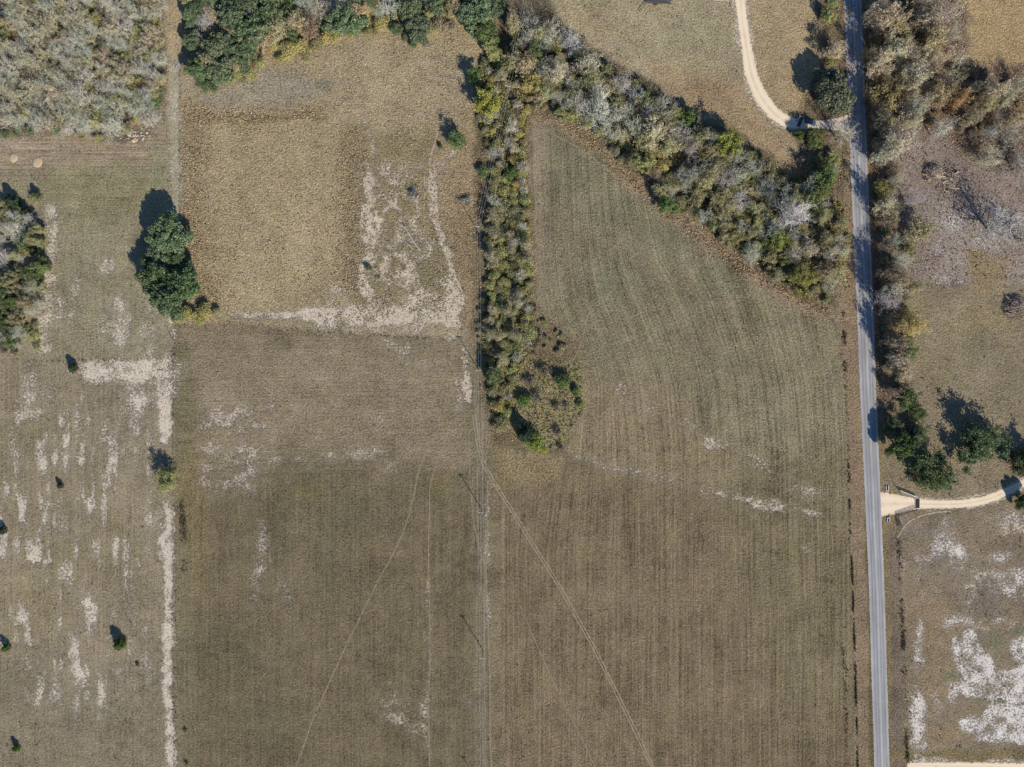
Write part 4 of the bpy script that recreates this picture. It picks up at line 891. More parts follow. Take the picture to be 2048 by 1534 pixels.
many([('W', 415, 48, 26, WHT), ('O', 384, 80, 22, G_OAK2), ('O', 462, 28, 34, G_OAK2), ('O', 505, 60, 34, G_OAK2), ('O', 436, 92, 34, G_OAK2), ('O', 398, 138, 28, G_OAK), ('O', 440, 138, 32, G_OAK2), ('O', 482, 105, 30, G_OAK2), ('S', 494, 128, 13, RED), ('S', 414, 172, 14, GRN),
      ('O', 545, 22, 32, G_OAK2), ('T', 552, 58, 24, TAN), ('T', 592, 40, 24, TAN), ('T', 622, 50, 22, (0.36, 0.27, 0.2)), ('L', 585, 66, 14, GRN), ('O', 688, 40, 34, G_OAK2), ('B', 684, 6, 22, GREY), ('B', 640, 15, 22, PAL), ('T', 714, 22, 18, TAN), ('B', 775, 10, 24, WHT),
      ('O', 815, 18, 30, G_OAK2), ('O', 834, 52, 28, G_OAK2), ('O', 792, 58, 15, G_OAK2), ('O', 872, 10, 20, G_OAK2), ('O', 950, 26, 38, G_OAK2), ('O', 968, 62, 32, (0.17, 0.22, 0.10)), ('O', 990, 15, 22, G_OAK2), ('O', 930, -8, 24, G_OAK), ('B', 605, 0, 22, GREY), ('O', 575, -5, 24, G_OAK), ('O', 400, 5, 26, G_OAK), ('O', 735, -8, 20, G_OAK)],
     'north', GN)
for x, y, r, c in ((545, 86, 17, YEL), (575, 102, 19, YEL), (602, 95, 18, YEL), (632, 88, 17, YG), (656, 76, 17, YEL), (676, 66, 12, YEL), (732, 38, 17, YEL), (745, 12, 14, YEL), (766, 46, 18, YEL), (736, 62, 12, YG), (880, 18, 17, YEL), (902, 28, 15, OLV), (884, 52, 16, BRN), (905, 48, 12, BRN), (470, 152, 14, YG), (502, 148, 14, YEL), (432, 172, 12, GRN), (520, 125, 14, YG), (530, 102, 14, ORG), (560, 118, 12, YEL), (612, 112, 12, OLV), (828, 82, 12, GRN), (810, 74, 10, GRN), (752, 62, 10, ORG), (776, 24, 12, YG), (700, 68, 10, YEL), (860, 60, 12, YG), (400, 165, 10, GRN), (455, 165, 11, YG), (485, 160, 10, OLV)):
    plant('S', x, y, r, c, describe('S', r, c, 'north', x, y), 'shrubs fringing the north of the pasture')
fill([(365, -15), (1000, -15), (990, 40), (900, 20), (840, 50), (780, 30), (720, 50), (660, 60), (560, 70), (500, 110), (440, 150), (395, 140), (385, 40)],
     [(0.35, 'O', G_OAK2, (18, 28)), (0.25, 'T', TAN, (15, 22)), (0.2, 'B', GREY, (14, 20)), (0.2, 'L', YG, (12, 17)), (0.1, 'S', YEL, (9, 13))], None, 'north', GN, 0.6, 3000, 45)
# --- woodland, top left
GZ = 'trees of the dense wood at the top left'; WZ = 'nw'
for x, y, r, c in ((10, 266, 12, GRN), (58, 262, 12, GRN), (112, 264, 13, GRN), (35, 262, 11, (0.18, 0.22, 0.11)), (160, 272, 11, OLV), (195, 275, 10, YG), (310, 205, 14, GRN), (318, 180, 11, GRN)):
    plant('S', x, y, r, c, describe('S', r, c, 'nw', x, y), 'shrubs at the edge of the wood')
fill([(0, -15), (330, -15), (318, 60), (326, 130), (318, 200), (300, 250), (250, 262), (150, 255), (0, 250)],
     [(0.52, 'B', (0.545, 0.545, 0.44), (16, 27)), (0.2, 'B', (0.54, 0.52, 0.38), (15, 25)), (0.16, 'T', (0.50, 0.46, 0.35), (14, 22)), (0.05, 'T', (0.50, 0.48, 0.33), (12, 17)), (0.06, 'L', YG, (9, 15)), (0.03, 'S', YEL, (9, 13)), (0.03, 'S', ORG, (7, 11))], None, WZ, GZ, 0.7, 9000, 190)
# --- diagonal belt
GB = 'trees of the diagonal belt'; WB = 'belt'
many([('T', 1026, 40, 22, TAN), ('S', 1032, 66, 14, YEL), ('B', 1062, 48, 22, GREY), ('B', 1100, 62, 28, PAL), ('B', 1146, 84, 28, WHT), ('L', 1075, 106, 22, GRN), ('T', 1052, 132, 25, TAN), ('L', 1058, 166, 22, YEL), ('T', 1112, 148, 24, PAL), ('B', 1140, 165, 20, GREY), ('T', 1172, 128, 26, PAL),
      ('S', 1168, 166, 14, YEL), ('B', 1246, 168, 26, (0.48, 0.46, 0.42)), ('B', 1272, 186, 20, WHT), ('L', 1300, 198, 17, (0.21, 0.27, 0.11)), ('B', 1332, 210, 26, (0.46, 0.44, 0.4)), ('O', 1374, 234, 20, (0.15, 0.24, 0.09)), ('S', 1272, 228, 13, ORG), ('B', 1268, 250, 24, GREY), ('T', 1310, 262, 28, PAL), ('B', 1368, 268, 24, WHT),
      ('L', 1402, 272, 20, OLV), ('T', 1425, 300, 20, TAN), ('B', 1385, 302, 22, (0.51, 0.45, 0.41)), ('L', 1456, 284, 27, (0.30, 0.36, 0.09)), ('B', 1482, 312, 20, GREY), ('B', 1508, 332, 22, WHT), ('L', 1290, 322, 20, YG), ('S', 1330, 330, 17, YEL), ('B', 1312, 346, 18, BRN), ('B', 1402, 334, 22, GREY), ('S', 1342, 360, 15, OLV), ('B', 1450, 358, 24, WHT), ('B', 1535, 376, 24, (0.45, 0.43, 0.4)),
      ('L', 1392, 398, 18, OLV), ('L', 1432, 412, 20, OLV), ('B', 1482, 400, 26, WHT), ('S', 1490, 436, 16, YEL), ('L', 1452, 448, 18, OLV), ('L', 1500, 470, 18, OLV), ('S', 1530, 452, 16, YG), ('L', 1522, 484, 15, (0.17, 0.22, 0.09)), ('L', 1630, 396, 24, (0.18, 0.24, 0.09)), ('S', 1668, 420, 14, YEL), ('L', 1560, 482, 24, (0.30, 0.32, 0.09)),
      ('T', 1620, 500, 20, PAL), ('S', 1576, 543, 17, YG), ('L', 1606, 560, 27, (0.27, 0.29, 0.09)), ('T', 1652, 545, 22, BRN), ('B', 1666, 510, 24, PAL), ('T', 1688, 502, 16, PAL), ('S', 1698, 474, 8, YEL), ('S', 1628, 578, 13, OLV), ('S', 1655, 596, 10, OLV), ('L', 1545, 520, 18, OLV), ('S', 1200, 262, 14, YG), ('S', 1230, 300, 13, OLV), ('S', 1160, 235, 13, OLV), ('S', 1255, 290, 14, YG), ('T', 1240, 265, 18, PAL)], WB, GB)
many([('T', 1670, 100, 19, PAL), ('L', 1660, 30, 15, YG), ('S', 1664, 120, 13, YG), ('K', 1636, 62, 14, BRN), ('K', 1628, 90, 12, BRN), ('S', 1636, 286, 13, YEL), ('S', 1640, 316, 14, YG), ('L', 1666, 316, 15, YG), ('L', 1656, 348, 24, (0.21, 0.27, 0.09)), ('L', 1648, 372, 22, (0.20, 0.24, 0.09)), ('K', 1612, 325, 14, BRN), ('B', 1668, 340, 16, GREY), ('S', 1625, 350, 12, OLV), ('S', 1668, 5, 12, YG)],
     'roadw', 'trees on the west side of the road')
fill([(1035, 40), (1120, 70), (1185, 115), (1260, 160), (1330, 205), (1400, 258), (1460, 275), (1520, 318), (1580, 350), (1640, 350), (1690, 420), (1690, 520), (1660, 590), (1560, 560), (1500, 520), (1400, 440), (1330, 390), (1250, 318), (1160, 240), (1060, 205), (1010, 120)],
     [(0.3, 'B', GREY, (15, 24)), (0.10, 'S', YEL, (12, 17)), (0.13, 'S', OLV, (12, 17)), (0.2, 'T', (0.44, 0.42, 0.26), (15, 23)), (0.14, 'L', OLV, (13, 19)), (0.08, 'L', YG, (12, 17)), (0.05, 'K', BRN, (10, 14)), (0.04, 'S', GRN, (10, 14)), (0.02, 'S', ORG, (7, 10))], None, WB, GB, 0.56, 8000, 170)
# --- central hedge
GH = 'trees and shrubs of the central hedge'; WH = 'hedge'
many([('L', 948, 150, 15, (0.17, 0.24, 0.09)), ('L', 985, 104, 19, YG), ('L', 974, 204, 27, (0.36, 0.36, 0.09)), ('W', 976, 216, 13, WHT), ('T', 1000, 150, 16, TAN), ('B', 1022, 252, 20, GREY), ('S', 1034, 272, 13, YEL), ('S', 1042, 304, 13, YG), ('B', 1045, 332, 16, GREY), ('L', 1022, 345, 16, (0.18, 0.26, 0.08)), ('S', 1000, 125, 14, GRN),
      ('L', 986, 750, 19, GRN), ('S', 996, 812, 17, YEL), ('S', 1002, 850, 18, OLV), ('S', 985, 785, 14, OLV), ('S', 1018, 775, 14, OLV), ('K', 982, 700, 12, BRN), ('K', 1060, 760, 12, (0.22, 0.20, 0.18)), ('K', 1088, 742, 14, (0.24, 0.21, 0.18))], WH, GH)
fill([(965, 115), (1035, 130), (1055, 220), (1050, 330), (1000, 330), (975, 300), (955, 230), (952, 150)], [(0.3, 'S', YEL, (8, 14)), (0.3, 'S', OLV, (8, 14)), (0.2, 'B', GREY, (10, 16)), (0.1, 'K', BRN, (8, 12)), (0.1, 'T', PAL, (10, 15))], None, WH, GH, 0.72, 2500, 40)
fill([(985, 335), (1048, 335), (1058, 480), (1058, 610), (1064, 700), (1040, 730), (1030, 790), (1010, 850), (990, 830), (968, 690), (978, 560), (985, 420)], [(0.42, 'S', YG, (10, 17)), (0.3, 'S', OLV, (10, 17)), (0.06, 'S', YEL, (9, 13)), (0.1, 'B', GREY, (11, 17)), (0.12, 'T', (0.42, 0.40, 0.28), (12, 17)), (0.06, 'K', GREY, (10, 13)), (0.02, 'S', ORG, (7, 9))], None, WH, GH, 0.66, 8000, 96)
fill([(955, 600), (975, 600), (975, 720), (960, 720)], [(1, 'S', OLV, (5, 8))], None, WH, GH, 0.8, 200, 10)
fill([(1062, 600), (1090, 630), (1140, 690), (1135, 715), (1064, 716)], [(0.45, 'K', BRN, (5, 12)), (0.3, 'S', OLV, (5, 12)), (0.25, 'S', YG, (4, 9))], None, 'hedge_e', 'small bushes at the east side of the hedge', 0.8, 600, 16)
# --- wood east of the road
GE = 'trees of the wood east of the road'; WE = 'east'
many([('T', 1770, 32, 25, PAL), ('T', 1795, 42, 26, TAN), ('S', 1810, 4, 12, GRN), ('S', 1756, 58, 12, ORG), ('S', 1752, 86, 11, YEL), ('T', 1742, 106, 15, TAN), ('T', 1790, 102, 27, PAL), ('T', 1832, 146, 29, PAL), ('T', 1862, 42, 24, PAL), ('B', 1902, 20, 28, PAL), ('B', 1912, 62, 26, PAL), ('T', 1872, 72, 24, TAN),
      ('B', 1868, 130, 20, PAL), ('B', 1840, 212, 28, GREY), ('T', 1880, 182, 25, TAN), ('T', 1922, 196, 22, ORG), ('B', 1902, 152, 20, PAL), ('S', 1880, 168, 9, GRN), ('B', 1890, 256, 26, WHT), ('T', 1830, 238, 22, PAL), ('T', 1990, 180, 24, PAL), ('T', 1972, 208, 20, TAN), ('T', 2012, 196, 22, PAL), ('B', 2032, 262, 26, GREY), ('B', 1952, 170, 14, PAL), ('B', 1985, 262, 22, GREY), ('T', 2042, 232, 20, TAN), ('T', 1945, 235, 18, TAN), ('S', 1760, 8, 14, BRN), ('B', 1925, 115, 18, PAL)], WE, GE)
fill([(1745, -10), (1930, -10), (1915, 70), (1925, 140), (2050, 165), (2050, 285), (1960, 275), (1870, 255), (1810, 225), (1755, 150)], [(0.4, 'T', PAL, (14, 20)), (0.3, 'B', PAL, (14, 22)), (0.12, 'L', OLV, (10, 15)), (0.1, 'S', ORG, (6, 10)), (0.08, 'S', BRN, (8, 12))], None, WE, GE, 0.85, 2500, 45)
GR = 'trees along the east side of the road'
many([('S', 1770, 376, 20, YEL), ('B', 1800, 362, 19, PAL), ('B', 1832, 392, 22, (0.48, 0.46, 0.42)), ('B', 1806, 520, 22, GREY), ('L', 1822, 500, 14, OLV), ('T', 1800, 562, 18, TAN), ('B', 1782, 600, 26, (0.46, 0.44, 0.42)), ('T', 1832, 575, 16, TAN), ('L', 1815, 702, 22, (0.17, 0.21, 0.09)), ('T', 1812, 742, 20, PAL), ('T', 1786, 440, 16, BRN), ('S', 1768, 462, 11, GRN), ('K', 1785, 345, 14, BRN), ('B', 1795, 480, 16, GREY), ('T', 1790, 650, 14, BRN), ('S', 1770, 520, 10, OLV), ('K', 1760, 420, 10, BRN), ('L', 1838, 830, 16, (0.15, 0.20, 0.08)), ('K', 1770, 560, 9, BRN), ('B', 1768, 320, 14, BRN)],
     'roade', GR)

fill([(1742, 0), (1775, 0), (1785, 250), (1800, 330), (1800, 480), (1815, 620), (1830, 780), (1790, 830), (1772, 700), (1762, 400), (1748, 150)], [(0.3, 'T', (0.40, 0.34, 0.24), (12, 18)), (0.3, 'B', BRN, (12, 18)), (0.2, 'K', BRN, (9, 13)), (0.1, 'S', OLV, (9, 13)), (0.06, 'S', YG, (8, 12))], None, 'roade', GR, 0.62, 3000, 55)
for x, y, r, h_, c in ((1758, 20, 22, 13, PAL), (1762, 70, 24, 14, BRN), (1756, 128, 22, 13, PAL), (1762, 236, 22, 13, BRN), (1772, 306, 24, 14, GREY), (1766, 352, 20, 12, BRN), (1772, 412, 22, 13, PAL), (1782, 548, 24, 14, BRN), (1786, 582, 24, 14, GREY), (1796, 690, 24, 14, BRN), (1800, 722, 22, 13, PAL), (1758, 180, 20, 12, BRN)):
    k_ = 'T'
    if y in (70, 180, 352): continue
    plant(k_, x, y, r, c, 'tall ' + describe(k_, r, c, 'roade' if y > 300 else 'east', x, y), GR, 1.0, float(h_))
byl = {}
for o, x, y in PL: byl.setdefault(o['label'], []).append((o, x, y))
for lb, it in byl.items():          # things that read alike are told apart by their order
    if len(it) < 2 or len(lb.split()) > 15: continue
    xs = [q[1] for q in it]; ys_ = [q[2] for q in it]; hor = (max(xs) - min(xs)) >= (max(ys_) - min(ys_))
    it.sort(key=lambda q: q[1] if hor else q[2]); n_ = len(it)
    W0, W1 = ('leftmost', 'rightmost') if hor else ('uppermost', 'lowest')
    for i, (o, x, y) in enumerate(it):
        w_ = W0 if i == 0 else W1 if i == n_ - 1 else ('middle' if n_ == 3 else ['second', 'third', 'fourth', 'fifth', 'sixth', 'seventh', 'eighth', 'ninth', 'tenth'][min(i, 9) - 1] + ('-from-left' if hor else '-from-top'))
        o['label'] = w_ + ' ' + lb
# ------------------------------------------------------------------ ground litter, tussocks and weeds (uncountable)
def tuft_cloud(name, pts, color, hgt=0.5, rad=0.35, blades=5, label=None, m=M_dry, seed=1, cat='grass'):
    g = np.random.default_rng(seed); n = len(pts); b = MB()
    hh = hgt * g.uniform(0.5, 1.5, n); rr = rad * g.uniform(0.6, 1.5, n)
    X = (pts[:, 0] - CX) * S; Y = (CY - pts[:, 1]) * S
    for k in range(blades):
        a = g.random(n) * 6.283; a2 = a + g.uniform(0.7, 1.5, n)
        r0 = rr * 0.35; r1 = rr * g.uniform(0.7, 1.2, n)
        z1 = hh * g.uniform(0.6, 1.0, n)
        P = np.stack([np.stack([X + r0 * np.cos(a), Y + r0 * np.sin(a), np.full(n, -0.02)], 1), np.stack([X + r0 * np.cos(a2), Y + r0 * np.sin(a2), np.full(n, -0.02)], 1),
                      np.stack([X + r1 * np.cos(a2), Y + r1 * np.sin(a2), z1], 1), np.stack([X + r1 * np.cos(a), Y + r1 * np.sin(a), z1 * 0.9], 1)], 1)
        b.quads(P)
    return tag(link(name, b.mesh(name, [m]), color=color), label, cat, None, 'stuff')
def scatter(poly, n, seed, clump=None):
    g = np.random.default_rng(seed); P = np.array(poly); out = []
    while sum(map(len, out)) < n:
        q = np.stack([g.uniform(max(-60, P[:, 0].min()), min(2108, P[:, 0].max()), n), g.uniform(max(-60, P[:, 1].min()), min(1594, P[:, 1].max()), n)], 1)
        f = inside(poly, q[:, 0], q[:, 1])
        if clump: f &= fbm(q[:, 0], q[:, 1], clump, seed + 5, 3) > g.uniform(0.3, 0.7, n)
        out.append(q[f])
    return np.concatenate(out)[:n]
def along(pts, n, sd, seed):
    g = np.random.default_rng(seed); P = resample(pts, 1.0); w_ = np.clip(fbm(P[:, 0] + seed * 31, P[:, 1], 28, 900 + seed, 3) - 0.36, 0.01, 1) ** 1.5; i = g.choice(len(P), n, p=w_ / w_.sum()); return P[i] + g.normal(0, sd, (n, 2))
def jit(p, sd, seed): return p + np.random.default_rng(seed).normal(0, sd, p.shape)
tus = np.concatenate([jit(scatter([(364, 190), (415, 230), (400, 420), (425, 610), (395, 630), (366, 560)], 1500, 1, 20), (13, 9), 1), jit(scatter([(362, 220), (640, 218), (640, 240), (362, 245)], 900, 2, 20), 9, 2),
                      jit(scatter([(685, 270), (720, 265), (715, 590), (672, 560)], 1300, 3, 20), 12, 3), scatter(P_past, 4200, 4, 50), scatter([(740, 330), (930, 330), (930, 640), (700, 640)], 900, 5, 30)])
tus[:, 0] = np.where(tus[:, 0] < 365, 730 - tus[:, 0], tus[:, 0])
tuft_cloud('dry_grass', tus, (0.40, 0.33, 0.215), 0.34, 0.36, 4, 'tan tussock grass of the rough pasture', seed=3)
t2 = np.concatenate([jit(scatter([(1060, 222), (1160, 255), (1330, 402), (1500, 535), (1650, 612), (1670, 640), (1480, 545), (1330, 430), (1240, 345), (1150, 270)], 1500, 11), 6, 11), scatter(P_belt, 2600, 12), scatter(P_strip, 1500, 13), scatter([(1560, 330), (1690, 330), (1690, 600), (1640, 560)], 600, 14), along([(1700, 0), (1702, 200), (1692, 420), (1695, 600)], 300, 5, 15)])
tuft_cloud('dry_grass', t2, (0.42, 0.32, 0.20), 0.4, 0.36, 4, 'reddish tan tall grass under the diagonal belt', seed=4)
t3 = np.concatenate([scatter(P_wood_nw, 4200, 16), scatter(P_wood_e, 3600, 17), along([(1745, 0), (1755, 300), (1765, 600), (1770, 820)], 1300, 7, 18), scatter(P_clear, 1200, 19)])
tuft_cloud('leaf_litter', t3, (0.34, 0.26, 0.18), 0.35, 0.4, 4, 'brown undergrowth and fallen leaves beneath the woods', seed=5, cat='undergrowth')
# twig mess on the wood floors
def twig_cloud(name, pts, color, L=1.2, label=None, seed=1, r=0.025):
    g = np.random.default_rng(seed); n = len(pts); b = MB(); a = g.random(n) * 6.283; el = g.uniform(0.0, 0.9, n); l_ = L * g.uniform(0.4, 1.6, n)
    P0 = np.stack([(pts[:, 0] - CX) * S, (CY - pts[:, 1]) * S, np.full(n, 0.02)], 1); P1 = P0 + np.stack([np.cos(a) * np.cos(el), np.sin(a) * np.cos(el), np.sin(el)], 1) * l_[:, None]
    b.tubes(P0, P1, np.full(n, r), np.full(n, r * 0.5), 3); return tag(link(name, b.mesh(name, [M_twig]), color=color), label, 'undergrowth', None, 'stuff')
tw = np.concatenate([scatter(P_wood_nw, 5200, 31), scatter(P_wood_e, 4000, 32), scatter(P_belt, 3500, 33), scatter(P_strip, 1200, 34), scatter(P_clear, 2600, 35)])
twig_cloud('fallen_twigs', tw, (0.50, 0.46, 0.40), 1.6, 'grey fallen twigs and saplings beneath the trees', 6)
un = np.concatenate([scatter([(985, 335), (1050, 335), (1060, 480), (1060, 610), (1066, 705), (1042, 735), (1030, 790), (1010, 855), (985, 835), (962, 690), (972, 560), (980, 420)], 3600, 36), scatter([(965, 115), (1035, 130), (1055, 220), (1050, 330), (1000, 330), (975, 300), (955, 230), (952, 150)], 1300, 37), scatter([(1035, 40), (1120, 70), (1185, 115), (1260, 160), (1330, 205), (1400, 258), (1460, 275), (1520, 318), (1580, 350), (1640, 350), (1690, 420), (1690, 520), (1660, 590), (1560, 560), (1500, 520), (1400, 440), (1330, 390), (1250, 318), (1160, 240), (1060, 205), (1010, 120)], 5200, 38, 30)])
tuft_cloud('understorey', un, (0.43, 0.41, 0.18), 1.0, 0.5, 6, 'olive thicket filling the hedge and the diagonal belt', M_leaf, 9, 'undergrowth')
# weeds along fences and ditches
wd = np.concatenate([along([(1690, 720), (1697, 900), (1700, 1000)], 130, 1.8, 41), along([(1699, 1000), (1705, 1150), (1711, 1340), (1716, 1534), (1718, 1600)], 800, 0.8, 42), along([(1797, 1040), (1799, 1110), (1806, 1250), (1810, 1400), (1816, 1534)], 380, 2.4, 43),
                     along([(347, 660), (347, 1000), (350, 1534)], 160, 3, 44), along([(362, 1000), (368, 1060), (368, 1140)], 320, 3.5, 45), along([(0, 724), (150, 722), (345, 717)], 50, 1.0, 46), along([(350, 652), (480, 652), (650, 665), (800, 675), (930, 682)], 90, 1.0, 47), along([(1688, 620), (1690, 720)], 120, 2, 48), along([(1685, 1290), (1690, 1340), (1693, 1440), (1693, 1534)], 110, 2.5, 49), along([(360, 110), (361, 300), (361, 640)], 90, 1.6, 50)])
tuft_cloud('weeds', wd, (0.22, 0.19, 0.125), 0.36, 0.26, 5, 'dark weeds growing along the fences and ditches', seed=7, cat='weeds')
sc_ = np.concatenate([scatter(P_mid, 320, 61, 80), scatter(P_hay, 380, 62, 80), scatter(P_sw, 260, 63, 80), scatter(P_se, 200, 64, 60), scatter(P_west_up, 160, 65, 60), scatter(P_east, 220, 66, 60), scatter(P_north, 160, 67, 60)])
sc_ = sc_[(sdist([(1775, 1008), (1850, 1008), (1900, 1009), (1950, 1005), (1985, 996), (2020, 980), (2060, 960), (2180, 905)], sc_[:, 0], sc_[:, 1]) > 14) & (sdist([(1480, -140), (1480, 0), (1486, 50), (1494, 100), (1502, 150), (1522, 195), (1552, 232), (1600, 248)], sc_[:, 0], sc_[:, 1]) > 18)]
tuft_cloud('scattered_weeds', sc_, (0.22, 0.19, 0.12), 0.32, 0.32, 5, 'sparse dark weeds dotted over the open fields', seed=17, cat='weeds')
gr = np.concatenate([scatter([(1000, 720), (1165, 720), (1165, 830), (1110, 900), (1030, 870)], 900, 51)])
tuft_cloud('green_grass', gr, (0.17, 0.18, 0.07), 0.4, 0.35, 4, 'yellowish green grass in the corner east of the hedge', seed=8)

# ------------------------------------------------------------------ power line
def pole_mesh():
    b = MB(); n = 6; zs = np.linspace(-0.5, 10.4, n)
    P = np.stack([np.zeros(n), np.zeros(n), zs], 1); r = np.linspace(0.2, 0.13, n); b.tubes(P[:-1], P[1:], r[:-1], r[1:], 10); b.box((0, 0, 10.4), (0.2, 0.2, 0.02)); return b.mesh('post', [M_pole], True)
PM = pole_mesh()
b = MB(); b.box((0, 0.14, 9.9), (2.3, 0.16, 0.18)); ARM = b.mesh('crossarm', [M_arm])
b = MB(); b.tubes([[0, 0, 0]], [[0, 0, 0.12]], [0.07], [0.09], 8); b.tubes([[0, 0, 0.12]], [[0, 0, 0.24]], [0.05], [0.05], 8); INS = b.mesh('insulator', [M_conc])
b = MB(); b.tubes([[0.0, 0.1, 9.2]], [[-0.8, 0.14, 9.85]], [0.02], [0.02], 5); b.tubes([[0.0, 0.1, 9.2]], [[0.8, 0.14, 9.85]], [0.02], [0.02], 5); BRC = b.mesh('brace', [M_arm])
POLES = [(1078, -100, -0.23, 'timber power pole beyond the top edge of the hedge'), (1015.5, 191, -0.22, 'timber power pole rising out of the upper central hedge'), (957, 463.5, -0.1, 'timber power pole at the west edge of the central hedge'),
         (959, 742, 0.0, 'timber power pole beside the pale track where the hedge narrows'), (963, 1018, 0.0, 'timber power pole in the open field below the hedge tip'), (966, 1300.5, 0.0, 'timber power pole in the lower field, last within the frame'), (968, 1583, 0.0, 'timber power pole below the bottom edge, only its shadow shows')]
tops = []
for x, y, rz, lb in POLES:
    o = bpy.data.objects.new('power_pole', None); COL.objects.link(o); p = W(x, y); o.location = p; o.rotation_euler = (0, 0, rz); tag(o, lb, 'power pole', 'power poles of the field line')
    link('post', PM, o); link('crossarm', ARM, o); link('brace', BRC, o)
    tt = []
    for ox, oy, z in ((-1.05, 0.14, 9.99), (0.0, 0.0, 10.41), (1.05, 0.14, 9.99)):
        link('insulator', INS, o, (ox, oy, z)); c, s_ = math.cos(rz), math.sin(rz); tt.append(p + np.array([ox * c - oy * s_, ox * s_ + oy * c, z + 0.24]))
    tops.append(tt)
for wi, nm in enumerate(('western', 'middle', 'eastern')):
    b = MB()
    for a, c in zip(tops[:-1], tops[1:]):
        t = np.linspace(0, 1, 17)[:, None]; P = a[wi] * (1 - t) + c[wi] * t; P[:, 2] -= (4 * t * (1 - t)).ravel() * 0.9
        b.tubes(P[:-1], P[1:], np.full(16, 0.014), np.full(16, 0.014), 4)
    tag(link('overhead_wire', b.mesh('overhead_wire', [M_wire])), nm + ' overhead wire strung along the row of power poles', 'wire', 'overhead wires')

# ------------------------------------------------------------------ wire fences
b = MB(); b.tubes([[0, 0, -0.3]], [[0, 0, 1.3]], [0.075], [0.065], 7); b.box((0, 0, 1.3), (0.09, 0.09, 0.02)); POST = b.mesh('post', [M_post])
def wire_fence(pts, label, step=22.0):
    P = resample(pts, step); o = bpy.data.objects.new('wire_fence', None); COL.objects.link(o); o0 = W(*P[0]); o.location = o0; tag(o, label, 'fence', 'wire fences round the fields')
    for q in P:
        jx = RNG.normal(0, 0.3, 2); link('post', POST, o, W(q[0] + jx[0] * 0.3, q[1] + jx[1]) - o0, RNG.random() * 6)
    for z in (0.4, 0.75, 1.1):
        A = np.array([W(q[0], q[1], z) for q in P]) - o0; b = MB(); b.tubes(A[:-1], A[1:], np.full(len(A) - 1, 0.008), np.full(len(A) - 1, 0.008), 3); link('wire', b.mesh('wire', [M_steel]), o)
wire_fence([(361, 110), (361, 300), (361, 640)], 'wire fence between the lane and the tan pasture')
wire_fence([(347, 655), (347, 1000), (349, 1300), (351, 1570)], 'wire fence between the sandy field and the brown field')
wire_fence([(-40, 726), (150, 722), (345, 717)], 'wire fence across the top of the sandy field')
wire_fence([(352, 652), (480, 652), (650, 666), (800, 676), (928, 684)], 'wire fence under the sandy strip below the tan pasture')
wire_fence([(1662, 630), (1688, 700), (1697, 900), (1705, 1150), (1711, 1340), (1716, 1534), (1717, 1580)], 'wire fence between the hay field and the road verge')
wire_fence([(1797, 1052), (1799, 1110), (1806, 1250), (1810, 1400), (1816, 1525)], 'wire fence east of the road below the gravel entrance')
wire_fence([(1058, 236), (1160, 292), (1250, 360), (1330, 415), (1400, 460), (1500, 540), (1560, 578), (1655, 632)], 'wire fence along the hay field side of the diagonal belt')
wire_fence([(1768, 620), (1776, 800), (1784, 955)], 'wire fence along the east verge above the gravel entrance')

# pipe wings, cattle guards, culverts
def pipe_fence(name, pts, m, label, rails=(0.35, 0.65, 0.95, 1.25), r=0.045, group='pipe wing fences at the gravel entrance'):
    A = [W(*p) for p in pts]; o = bpy.data.objects.new(name, None); COL.objects.link(o); o.location = A[0]; tag(o, label, 'fence', group)
    A = np.array(A) - A[0]
    b = MB(); b.tubes([[0, 0, -0.2]], [[0, 0, 1.36]], [0.06], [0.06], 8); pm = b.mesh('post', [m])
    for a in A: link('post', pm, o, a)
    for z in rails:
        b = MB(); C = A + np.array([0, 0, z]); b.tubes(C[:-1], C[1:], np.full(len(C) - 1, r), np.full(len(C) - 1, r), 6); link('rail', b.mesh('rail', [m]), o)
pipe_fence('pipe_fence', [(1798, 980.5), (1807, 984), (1816, 987.5), (1825, 991), (1832, 994)], M_pipe_white, 'white pipe rail wing on the north side of the gravel entrance', (0.3, 0.55, 0.8, 1.05, 1.3), 0.075)
pipe_fence('pipe_fence', [(1790, 972), (1794, 977), (1798, 983), (1802, 990)], M_pipe_dark, 'short dark rail end behind the white wing fence', (0.6, 1.2), 0.06)
pipe_fence('pipe_fence', [(1832, 1018.5), (1823, 1021), (1813, 1024.5), (1803, 1028), (1795, 1031)], M_pipe_dark, 'dark pipe rail wing on the south side of the gravel entrance', (0.3, 0.6, 0.9, 1.2), 0.07)
pipe_fence('pipe_fence', [(1795, 1031), (1795, 1040), (1796, 1050)], M_pipe_dark, 'dark pipe rail turning down from the south wing to the wire fence', (0.3, 0.6, 0.9, 1.2), 0.07)
def cattle_guard(x, y, wx, ly, rz, label):
    o = bpy.data.objects.new('cattle_guard', None); COL.objects.link(o); o.location = W(x, y); o.rotation_euler = (0, 0, rz); tag(o, label, 'cattle guard')
    b = MB()
    for sx in (-1, 1): b.box((sx * (wx / 2 + 0.1), 0, 0.06), (0.2, ly + 0.4, 0.16), m=0)
    for sy in (-1, 1): b.box((0, sy * (ly / 2 + 0.1), 0.055), (wx, 0.2, 0.14), m=0)
    link('frame', b.mesh('frame', [M_conc]), o)
    b = MB(); b.box((0, 0, 0.032), (wx, ly, 0.008)); link('pit', b.mesh('pit', [M_rubber]), o)
    b = MB(); b.tubes([[0, -ly / 2, 0]], [[0, ly / 2, 0]], [0.055], [0.055], 8); bar = b.mesh('bar', [M_steel]); n = int(wx / 0.19)
    for i in range(n): link('bar', bar, o, (-wx / 2 + (i + 0.5) * wx / n, 0, 0.1))
cattle_guard(1834.5, 1006.5, 1.9, 4.3, 0.0, 'grey barred cattle guard across the gravel drive by the wing fences')
